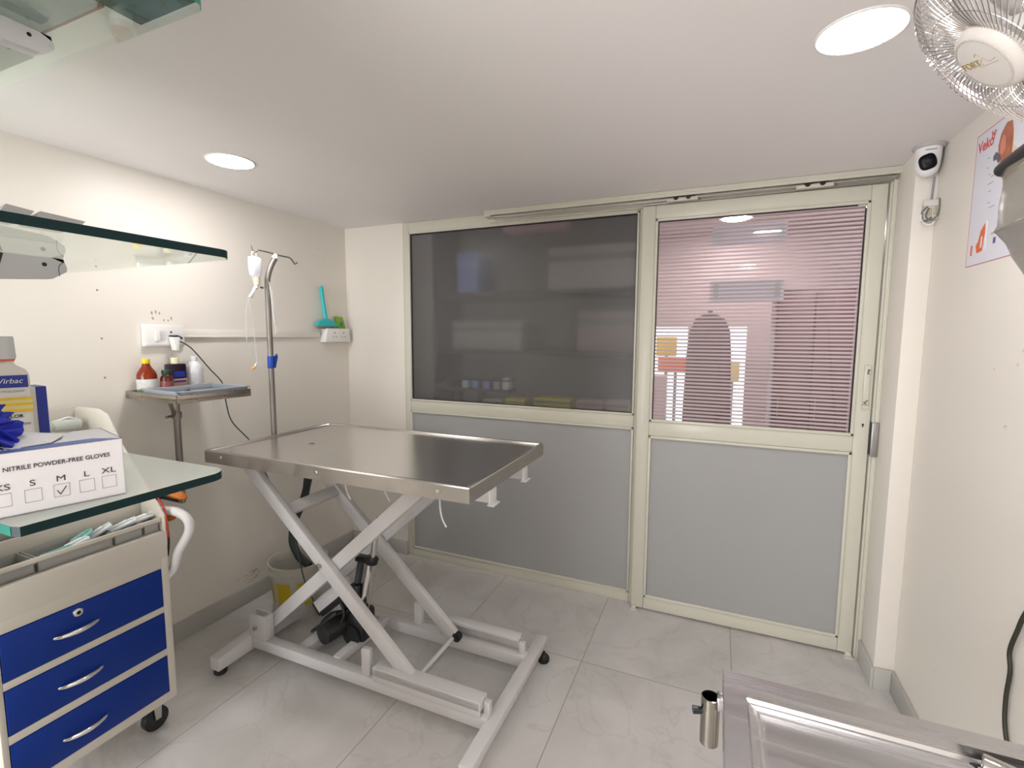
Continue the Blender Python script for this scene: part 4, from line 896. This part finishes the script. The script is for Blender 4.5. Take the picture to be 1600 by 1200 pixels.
k = MB(); k.tube([fr(.0785, .0245), fr(.0755, .0185), fr(.0750, .0183), fr(.0685, .0290)], .0006, 6, 1); k.build('tick_mark', M_ink, gb)
text('printed_text', 'Medisafe', .026, A0 + dirL * .20 + dirB * .021 + Vector((0, 0, Hb + .0004)), R_, dirB, mat('pale_print', (.62, .62, .78), .5), gb, shear=.2, bold=.0006)
# glove
gv = thing('blue_glove', gp_(.16, .07, .05), 'crumpled blue nitrile gloves pulled out of the glove carton', 'glove')
k = MB(); import mathutils
from mathutils import noise as mnoise
def crumple(k, c, r, sc, fr_, amp, seed):
    t = bmesh.new(); bmesh.ops.create_icosphere(t, subdivisions=5, radius=1)
    for v in t.verts:
        n = v.co.normalized(); d = 1 + amp * (mnoise.noise(n * fr_ + Vector((seed, 0, 0)))) + amp * .8 * abs(mnoise.noise(n * fr_ * 2.1 + Vector((0, seed, 0))))
        v.co = Vector(c) + Vector((n.x * sc[0], n.y * sc[1], n.z * sc[2])) * r * d
    me = bpy.data.meshes.new('t'); t.to_mesh(me); t.free(); k.bm.from_mesh(me); bpy.data.meshes.remove(me)
c0 = gp_(.180, .070, Hb + .026)
crumple(k, c0, .058, (1.0, 1.1, .78), 2.6, .45, 3.1); k.build('glove_body', M_glove, gv)
k = MB()
for st, en, r in ((gp_(.155, .060, Hb + .056), gp_(.115, .075, Hb + .022), .015), (gp_(.15, .045, Hb + .042), gp_(.11, .055, Hb + .006), .016), (gp_(.17, .05, Hb + .062), gp_(.12, .088, Hb + .044), .014), (gp_(.15, .035, Hb + .018), gp_(.115, .034, Hb + .004), .015)):
    md_ = (st + en) / 2 + Vector((0, 0, .004)); k.tube([st, md_, en], lambda t_, r=r: r * (1 - .35 * t_), 10, 6, flat=.45)
k.build('glove_fingers', M_glove, gv)

# ---------------- shampoo bottle
bx, by_ = -1.29, .472
sbm = Matrix.Translation((bx, by_, GL + .001)) @ Matrix.Rotation(math.atan2(dirL.y, dirL.x) + PI, 4, 'Z')
st = thing('shampoo_bottle', (bx, by_, GL + .001), 'white shampoo bottle with navy and yellow label behind glove carton', 'bottle')
def superel(k, prof, mt, n=32, p=.45):
    rg = []
    for z, a, b_ in prof:
        rg.append([k.bm.verts.new(mt @ Vector((math.copysign(abs(math.cos(t_)) ** p, math.cos(t_)) * a, math.copysign(abs(math.sin(t_)) ** p, math.sin(t_)) * b_, z))) for t_ in (2 * PI * i / n for i in range(n))])
    for A, B in zip(rg, rg[1:]):
        for i in range(n): k.bm.faces.new((A[i], A[(i + 1) % n], B[(i + 1) % n], B[i]))
    return rg
k = MB(); rg = superel(k, [(0, .036, .018), (.004, .039, .021), (.165, .039, .021), (.178, .034, .018), (.186, .022, .015), (.190, .019, .015), (.198, .018, .015)], sbm); k.bm.faces.new(rg[0][::-1]); k.bm.faces.new(rg[-1])
k.build('bottle_body', mat('bottle_white', (.74, .70, .66), .35), st)
k = MB(); k.lathe([(.0225, .199), (.0235, .202), (.0225, .240), (.0215, .243)], (0, 0, 0), 32); bmesh.ops.transform(k.bm, matrix=sbm, verts=k.bm.verts); k.build('cap', mat('cap_grey', (.62, .61, .62), .4), st)
k = MB(); k.lathe([(.0205, .194), (.0222, .199)], (0, 0, 0), 32); bmesh.ops.transform(k.bm, matrix=sbm, verts=k.bm.verts); k.build('seal_ring', mat('coral_ring', (.75, .18, .10), .4), st)
# face that looks toward the camera is local -Y or +Y; find it
fy = -1 if (sbm.to_3x3() @ Vector((0, -1, 0))).dot(Vector((0, 0, 0)) - Vector((bx, by_, 0))) > 0 else 1
Nf = sbm.to_3x3() @ Vector((0, fy, 0)); Rf = U_.cross(Nf); Of = lambda u, z: Vector((bx, by_, GL + .001)) + Nf * .0218 + Rf * u + Vector((0, 0, z))
def lbl(u0, u1, z0, z1, m, nm, off=0):
    k = MB(); vs = [k.bm.verts.new(Of(u, z) + Nf * (o_ + off)) for o_ in (-.0006, .0001) for u, z in ((u0, z0), (u1, z0), (u1, z1), (u0, z1))]
    for f_ in ((0, 1, 2, 3), (4, 5, 6, 7), (0, 1, 5, 4), (1, 2, 6, 5), (2, 3, 7, 6), (3, 0, 4, 7)): k.bm.faces.new([vs[i] for i in f_])
    return k.build(nm, m, st, smooth=False)
lbl(-.036, .034, .143, .167, M_navy, 'label_panel')
text('printed_text', 'Virbac', .0138, Of(.0085, .1515) + Nf * .0004, Rf, U_, M_white, st, 'CENTER', shear=.25)
text('printed_text', 'DERMATOLOGY', .0058, Of(-.0005, .134), Rf, U_, M_greyink, st, 'CENTER', sx=1.35)
lbl(-.038, .038, .095, .122, mat('pale_yellow', (.80, .66, .30), .4), 'label_field')
for z in (.0945, .107, .1185): lbl(-.0382, .0384, z, z + .005, M_yel, 'label_stripe', .0004)
text('printed_text', 'KETOCHLOR', .0095, Of(-.033, .083), Rf, U_, M_ink, st, 'LEFT', bold=.0002)
text('printed_text', 'shampoo', .009, Of(0, .068), Rf, U_, M_navy, st, 'LEFT')

# ---------------- carton behind bottle
k = thing('medicine_carton', (-1.38, .53, GL + .001), 'white carton with navy stripe standing behind shampoo bottle', 'carton')
cm = Matrix.Translation((-1.38, .530, GL + .001)) @ Matrix.Rotation(-.12, 4, 'Z')
MB().box(-.03, .03, -.075, .0355, 0, .134, .001, mtx=cm).build('carton_body', mat('carton_beige', (.66, .62, .57), .5), k)
MB().box(-.0302, .0308, .0190, .0362, 0, .1345, mtx=cm).build('navy_stripe', M_navy, k)

# ================================================================== RIGHT SIDE
# security camera on the pillar top
cm_ = thing('security_camera', (.722, 2.44, 2.19), 'white security camera with black face in right ceiling corner', 'security camera')
MB().lathe([(.052, 0), (.052, -.008), (.044, -.012)], (.722, 2.435, 2.2995), 32).build('ceiling_mount', mat('camera_grey', (.5, .48, .48), .4), cm_)
MB().lathe([(.002, -.118), (.018, -.114), (.032, -.100), (.038, -.080), (.041, -.05), (.042, -.011), (.002, -.010)], (.722, 2.435, 2.2995), 36).build('camera_body', mat('camera_white', (.80, .79, .81), .3), cm_)
vd = Vector((-.722, -2.435, -.7)).normalized()
lm = Vector((0, 0, 1)).rotation_difference(Vector((vd.x, vd.y, -.12)).normalized()).to_matrix().to_4x4(); lm.translation = (.722, 2.435, 2.235)
k = MB(); rg = superel(k, [(.030, .027, .030), (.0405, .026, .029), (.0435, .022, .025), (.0445, .012, .014)], lm, p=.7); k.bm.faces.new(rg[-1]); k.bm.faces.new(rg[0][::-1]); k.build('lens_face', mat('matte_black', (.004, .004, .006), .3, spec=.15), cm_)
MB().cyl(lm @ Vector((0, 0, .0445)), lm @ Vector((0, 0, .0455)), .009).build('lens', mat('lens_black', (.005, .005, .01), .05), cm_)
MB().bar((.700, 2.3935, 2.274), (.735, 2.3935, 2.274), .004, .0012).build('brand_mark', M_greyink, cm_)
o = MB().tube([(.757, 2.470, 2.19), (.758, 2.476, 2.15), (.757, 2.478, 2.10)], .0035, 8).build('camera_cable', M_greyink); tag(o, 'short grey cable dropping from security camera to junction box', 'cable')
jb = thing('junction_box', (.765, 2.46, 2.01), 'open white junction box with loose wires under security camera', 'junction box')
MB().box(.728, .774, 2.445, 2.481, 2.020, 2.092, .004).box(.722, .774, 2.440, 2.452, 2.072, 2.098, .004).build('box_shell', mat('jb_white', (.62, .61, .58), .5), jb)
MB().box(.738, .752, 2.442, 2.446, 2.035, 2.066, .002).box(.756, .766, 2.441, 2.446, 2.04, 2.07, .002).build('terminal', mat('beige_term', (.45, .40, .28), .5), jb)
MB().tube([(.735, 2.44, 2.07), (.718, 2.435, 2.05), (.722, 2.44, 2.02), (.735, 2.44, 2.015), (.75, 2.44, 2.03)], .003, 7).tube([(.74, 2.44, 2.065), (.73, 2.436, 2.035), (.745, 2.436, 2.018), (.765, 2.44, 2.03), (.772, 2.44, 2.06), (.770, 2.44, 2.10)], .0028, 7).tube([(.72, 2.44, 2.012), (.73, 2.436, 2.016), (.748, 2.436, 2.022)], .0035, 7).build('wire', mat('wire_grey', (.16, .17, .16), .5), jb)
MB().tube([(.725, 2.44, 2.06), (.715, 2.435, 2.03), (.728, 2.438, 2.008), (.748, 2.438, 2.0), (.762, 2.44, 2.012)], .0028, 7).build('white_wire', M_white, jb)
# poster
po = thing('wall_poster', (XR - .001, 1.9, 1.797), 'veterinary anatomy poster with red border on right wall', 'poster')
pxx = XR - .0015; PY0, PY1, PZ0, PZ1 = 1.45, 2.171, 1.797, 2.228
MB().box(pxx, XR - .0001, PY0, PY1, PZ0, PZ1).build('sheet', M_poster, po)
k = MB(); e_ = .003
for a in ((PY0, PY1, PZ0, PZ0 + e_), (PY0, PY1, PZ1 - e_, PZ1), (PY0, PY0 + e_, PZ0, PZ1), (PY1 - e_, PY1, PZ0, PZ1)): k.box(pxx - .0003, pxx, a[0], a[1], a[2], a[3])
k.build('printed_border', mat('pink_border', (.55, .22, .28), .5), po)
ppt = lambda y, z: Vector((pxx - .0004, y, z))
RY = Vector((0, -1, 0))
text('printed_text', 'Veko', .048, ppt(2.158, 2.168), RY, U_, M_posterred, po, bold=.001)
k = MB()
for y, z, r in ((2.062, 2.192, .010), (2.052, 2.203, .006), (2.070, 2.206, .005)): k.lathe([(r * .5, 0), (r, 0), (r, .0004), (r * .5, .0004)], ppt(y, z), 18, mtx=Matrix.Rotation(-PI / 2, 4, 'Y'), cap=False)
k.build('printed_logo', M_posterred, po)
def shp(poly, m, nm, lift=.0003):
    k = MB(); k.prism([(y, z) for y, z in poly], 0, pxx - lift - .0003, pxx); return k.build(nm, m, po)
shp([(2.00, 2.195), (1.985, 2.205), (1.955, 2.20), (1.945, 2.17), (1.94, 2.12), (1.90, 2.10), (1.90, 2.04), (1.97, 2.03), (1.995, 2.05), (2.0, 2.09), (2.02, 2.11), (2.025, 2.15), (2.015, 2.18)], mat('rust_print', (.42, .14, .08), .5, noise=.4, nscale=30), 'printed_joint')
shp([(2.012, 2.155), (2.0, 2.175), (1.985, 2.165), (1.98, 2.13), (1.995, 2.115), (2.010, 2.125)], mat('flesh_print', (.62, .25, .18), .5), 'printed_muscle', .0007)
shp([(1.94, 2.17), (1.93, 2.12), (1.905, 2.10), (1.88, 2.105), (1.88, 2.09), (1.94, 2.085)], mat('bone_print', (.68, .58, .45), .5), 'printed_bone', .0006)
shp([(2.05, 2.125), (2.035, 2.135), (2.01, 2.12), (2.0, 2.105), (2.015, 2.095), (2.03, 2.112), (2.045, 2.11)], mat('slate_print', (.12, .13, .16), .5), 'printed_clamp', .0008)
k = MB()
for y, z, l in ((2.085, 2.13, .012), (2.085, 2.10, .010), (2.07, 2.075, .012), (2.055, 2.065, .030), (2.070, 2.045, .035), (2.06, 2.02, .014), (2.06, 1.985, .014), (2.05, 1.968, .035), (1.91, 2.19, .05), (1.91, 2.175, .07), (1.93, 2.205, .01)):
    k.box(pxx - .0005, pxx, y - l, y, z, z + .0022)
k.build('printed_caption', M_greyink, po)
shp([(2.10, 1.835), (2.065, 1.838), (2.055, 1.90), (2.06, 1.925), (2.085, 1.905), (2.095, 1.875), (2.11, 1.86)], M_posteror, 'printed_pack')
shp([(2.145, 1.832), (2.133, 1.832), (2.131, 1.864), (2.143, 1.868)], M_posteror, 'printed_pack')
shp([(2.08, 1.85), (2.07, 1.85), (2.068, 1.885), (2.077, 1.885)], M_poster, 'printed_highlight', .0007)
shp([(2.055, 1.84), (2.046, 1.84), (2.046, 1.93), (2.053, 1.93)], M_white, 'printed_strip', .0006)
shp([(2.0, 1.85), (1.985, 1.85), (1.985, 1.868), (2.0, 1.868)], mat('violet_print', (.12, .08, .30), .5), 'printed_square')
# wall cable
o = MB().tube([(.765, .80, 2.296), (.765, 1.0, 1.80), (.765, 1.30, 1.30), (.765, 1.45, 1.10), (.765, 1.60, .87), (.765, 1.640, .78), (.765, 1.662, .71), (.765, 1.650, .66), (.765, 1.655, .58), (.765, 1.647, .51), (.765, 1.62, .455), (.765, 1.58, .40)], .0055, 8, 8).build('wall_cable', mat('olive_cable', (.03, .03, .02), .5))
tag(o, 'thin black cable hanging down right wall behind the steel tray table', 'cable')
# vinyl pouch on rail
vp = thing('vinyl_pouch', (.70, 1.5, 1.70), 'cloudy clear vinyl pouch on a black rail over the poster', 'pouch')
MB().tube([(.68, 1.745, 2.005), (.68, 1.70, 2.012), (.68, 1.60, 2.02), (.68, 1.40, 2.03), (.68, 1.20, 2.04)], .018, 14, 2, flat=1.0).sph((.68, 1.745, 2.005), .018).build('rail', M_blk, vp)
MB().box(.66, .7745, 1.28, 1.31, 2.02, 2.05, .004).build('rail_arm', M_blk, vp)
k = MB(); n = 14; rows = []
for z, ye, xo, th_ in ((1.998, 1.740, 0, .010), (1.96, 1.738, .004, .016), (1.90, 1.733, 0, .020), (1.85, 1.728, -.002, .018), (1.834, 1.722, -.004, .022), (1.80, 1.690, .003, .016), (1.76, 1.645, -.002, .012), (1.70, 1.575, 0, .008), (1.68, 1.55, 0, .006)):
    rows.append([k.bm.verts.new((.68 + xo + sgn * th_ * (1 if 0 < j < n else .2) + .006 * mnoise.noise(Vector((j * .5, z * 20, sgn))), ye - (ye - 1.22) * j / n, z)) for sgn in (-1, 1) for j in (range(n + 1) if sgn < 0 else range(n, -1, -1))])
for A, B in zip(rows, rows[1:]):
    L2 = len(A)
    for i in range(L2): k.bm.faces.new((A[i], A[(i + 1) % L2], B[(i + 1) % L2], B[i]))
k.bm.faces.new(rows[-1]); k.build('pouch_sheet', M_pouch, vp)
MB().tube([(.662, 1.724, 1.836), (.660, 1.60, 1.842), (.66, 1.40, 1.85)], .003, 6).build('seam', milky('seam_vinyl', (.62, .55, .42), .1), vp)

# ---------------- wall fan
fc = Vector((.321, .899, 1.934)); fn = Vector((-.716, .053, -.696)).normalized()
fu = Vector((0, 0, 1)); fu = (fu - fn * fu.dot(fn)).normalized(); fr_ = fu.cross(fn)
# logo text reads along this direction
FM = Matrix((fr_, fu, fn)).transposed().to_4x4(); FM.translation = fc
fan = thing('wall_fan', (.775, 1.2, 2.0), 'white wall fan with chrome wire cage at top right', 'fan')
RC = .134; zc0 = -.020      # cage rim plane behind the hub
k = MB(); k.lathe([(.001, .004), (.038, .004), (.043, .003), (.049, -.001), (.052, -.007), (.051, -.013), (.001, -.013)], (0, 0, 0), 40, cap=False); bmesh.ops.transform(k.bm, matrix=FM, verts=k.bm.verts)
hub = k.build('hub_cap', mat('fan_white', (.72, .68, .64), .4), fan)
k = MB(); k.lathe([(.0405, .0046), (.0425, .0046), (.0425, .0036)], (0, 0, 0), 40, cap=False); bmesh.ops.transform(k.bm, matrix=FM, verts=k.bm.verts); k.build('cap_ring', mat('fan_ring', (.62, .58, .54), .4), hub)
k = MB()
for i in range(76):
    a = 2 * PI * i / 76; tw = .30
    def pt(r, z, da): return FM @ Vector((math.cos(a + da) * r, math.sin(a + da) * r, z))
    k.tube([pt(.048, -.008, 0), pt(.066, -.002, tw * .2), pt(.095, -.002, tw * .6), pt(.120, -.008, tw * .9), pt(RC, zc0, tw)], .0009, 5, 4)
    k.tube([pt(RC, zc0, tw), pt(.131, -.050, tw), pt(.110, -.080, tw * .8), pt(.05, -.095, tw * .5)], .0009, 5, 4)
for r, z, q_ in ((RC, zc0, .0022), (RC + .001, zc0 - .006, .0022), (.085, -.0015, .0009), (.118, -.074, .001), (.05, -.095, .0016)):
    k.tube([FM @ Vector((math.cos(a) * r, math.sin(a) * r, z)) for a in (2 * PI * j / 48 for j in range(48))], q_, 6, 1, closed=True)
k.build('wire_cage', mat('cage_chrome', (.70, .68, .68), .18, 1), fan)
for i in range(3):
    k = MB(); a0 = 2 * PI * i / 3 + .4; rows = []
    for j in range(7):
        u_ = j / 6; r = .030 + .085 * u_; wd = .38 + .25 * math.sin(PI * u_ * .8)
        rows.append([k.bm.verts.new(FM @ Vector((math.cos(a0 + da) * r, math.sin(a0 + da) * r, -.050 + .012 * (da / .5)))) for da in (-wd, -wd / 2, 0, wd / 2, wd)])
    for A, B in zip(rows, rows[1:]):
        for q_ in range(4): k.bm.faces.new((A[q_], A[q_ + 1], B[q_ + 1], B[q_]))
    o = k.build('blade', milky('blade_plastic', (.66, .64, .62), .25), fan); md = o.modifiers.new('s', 'SOLIDIFY'); md.thickness = .002
k = MB(); k.lathe([(.001, -.035), (.024, -.035), (.028, -.06), (.024, -.065), (.001, -.065)], (0, 0, 0), 28, cap=False); bmesh.ops.transform(k.bm, matrix=FM, verts=k.bm.verts); k.build('rotor_hub', M_white, fan)
k = MB(); k.lathe([(.001, -.086), (.040, -.086), (.050, -.098), (.052, -.14), (.042, -.17), (.02, -.18), (.001, -.182)], (0, 0, 0), 32, cap=False); bmesh.ops.transform(k.bm, matrix=FM, verts=k.bm.verts); k.build('motor_housing', M_white, fan)
mb_ = FM @ Vector((0, 0, -.165))
MB().tube([mb_, mb_ + Vector((.08, .02, -.03)), Vector((.70, mb_.y + .05, 2.02)), Vector((.765, mb_.y + .06, 1.98))], .016, 12, 8).build('support_arm', M_white, fan)
MB().box(.745, .7745, mb_.y, mb_.y + .12, 1.90, 2.06, .008).build('wall_base', M_white, fan)
# logo
def fpt(u, v): return FM @ Vector((u, v, .0045))

tr_ = Vector((.18634, -.94642, -.26377)); tr_ = (tr_ - fn * tr_.dot(fn)).normalized(); tu_ = fn.cross(tr_).normalized()
text('printed_text', 'FORT', .0142, fc + fn * .0046 + Vector((-.0067, .0368, .0097)) * .95, tr_, tu_, mat('gold_print', (.42, .30, .12), .5), fan, bold=.0002)
k = MB(); o0 = fc + fn * .0045 + Vector((-.0067, .0368, .0097)) * .95
k.tube([o0 + tr_ * .036 + tu_ * .004, o0 + tr_ * .045 + tu_ * .010, o0 + tr_ * .052 + tu_ * .003, o0 + tr_ * .064 + tu_ * .005], .0004, 5).tube([o0 + tr_ * .03 - tu_ * .003, o0 + tr_ * .065 - tu_ * .001], .0004, 5, 1).tube([o0 + tr_ * .034 + tu_ * .016, o0 + tr_ * .040 + tu_ * .020, o0 + tr_ * .041 + tu_ * .014], .0008, 5)
k.build('printed_logo', mat('faded_print', (.52, .46, .38), .5), fan)

# ---------------- steel tray table (near, bottom right)
QX0, QX1, QY0, QY1, QZ = .037, .70, .25, .988, .90
st_ = thing('steel_tray_table', (.37, .62, 0), 'stainless steel tray-top table in near right corner', 'tray table')
k = MB(); ix0, ix1, iy0, iy1 = QX0 + .038, QX1 - .038, QY0 + .04, QY1 - .038
for a in ((QX0, QX1, iy1, QY1), (QX0, QX1, QY0, iy0), (QX0, ix0, iy0, iy1), (ix1, QX1, iy0, iy1)): k.box(a[0], a[1], a[2], a[3], QZ - .003, QZ, 0)
for a in ((QX0, QX1, QY1 - .002, QY1), (QX0, QX1, QY0, QY0 + .002), (QX0, QX0 + .002, QY0, QY1), (QX1 - .002, QX1, QY0, QY1)): k.box(a[0], a[1], a[2], a[3], QZ - .035, QZ, 0)
k.build('rim', M_steel2, st_, smooth=False)
k = MB(); dz = .026
V = lambda x, y, z: k.bm.verts.new((x, y, z))
ring0 = [(ix0, iy0), (ix1, iy0), (ix1, iy1), (ix0, iy1)]
def inset(d): return [(ix0 + d, iy0 + d), (ix1 - d, iy0 + d), (ix1 - d, iy1 - d), (ix0 + d, iy1 - d)]
lv = [(0, QZ), (.001, QZ - .018), (.006, QZ - .024), (.014, QZ - .026), (.020, QZ - .0265), (.024, QZ - .0285), (.03, QZ - .029)]
R4 = [[V(x, y, z) for x, y in inset(d)] for d, z in lv]
for A, B in zip(R4, R4[1:]):
    for i in range(4): k.bm.faces.new((A[i], A[(i + 1) % 4], B[(i + 1) % 4], B[i]))
k.bm.faces.new(R4[-1]); o = k.build('basin', M_steel2, st_, smooth=False)
md = o.modifiers.new('s', 'SOLIDIFY'); md.thickness = .0015; md.offset = -1
for x, y in ((QX0 + .03, QY1 - .03), (QX1 - .03, QY1 - .03), (QX0 + .03, QY0 + .03), (QX1 - .03, QY0 + .03)):
    l_ = MB().cyl((x + (.06 if x < .3 else -.06), y - (.06 if y > .5 else -.06), .02), (x + (.06 if x < .3 else -.06), y - (.06 if y > .5 else -.06), QZ - .04), .016).build('leg', M_screw, st_)
    MB().cyl((x + (.06 if x < .3 else -.06), y - (.06 if y > .5 else -.06), 0), (x + (.06 if x < .3 else -.06), y - (.06 if y > .5 else -.06), .022), .02).build('leg_tip', M_rub, l_)
MB().box(QX0 + .07, QX1 - .07, QY0 + .07, QY1 - .07, QZ - .052, QZ - .034, .002).build('under_frame', M_screw, st_)
ps = MB(); cxp, cyp = .0165, .917
ps.lathe([(.0150, -.092), (.0165, -.092), (.0168, 0), (.0150, .0005), (.0145, -.002), (.0145, -.088)], (cxp, cyp, .888), 28, cap=False)
o = ps.build('pole_socket', mat('socket_steel', (.36, .34, .30), .15, 1), st_)
MB().cyl((cxp, cyp, .800), (cxp, cyp, .802), .0146).build('socket_floor', M_blk, o)
MB().cyl((cxp - .014, cyp - .004, .858), (cxp - .030, cyp - .008, .858), .006, .0075, seg=10).build('clamp_screw', M_blk, o)
MB().box(cxp + .010, QX0 + .006, cyp - .012, cyp + .012, QZ - .030, QZ - .004, .003).build('weld_tab', M_steel2, o)
# roll of steel / vessel in the tray
t = thing('steel_cylinder', (.42, .90, QZ - .027), 'polished steel canister lying in far right of tray', 'canister')
MB().cyl((.405, .918, QZ - .006), (.50, .880, QZ - .006), .020, bev=.003).build('canister_body', mat('polished', (.62, .6, .57), .08, 1), t)
MB().cyl((.500, .880, QZ - .006), (.512, .875, QZ - .006), .0205, bev=.002).build('canister_lid', M_dgrey, t)
MB().tube([(.398, .905, QZ + .004), (.392, .915, QZ - .004), (.397, .926, QZ - .012), (.405, .93, QZ - .018)], .002, 7).build('wire_catch', M_blk, t)
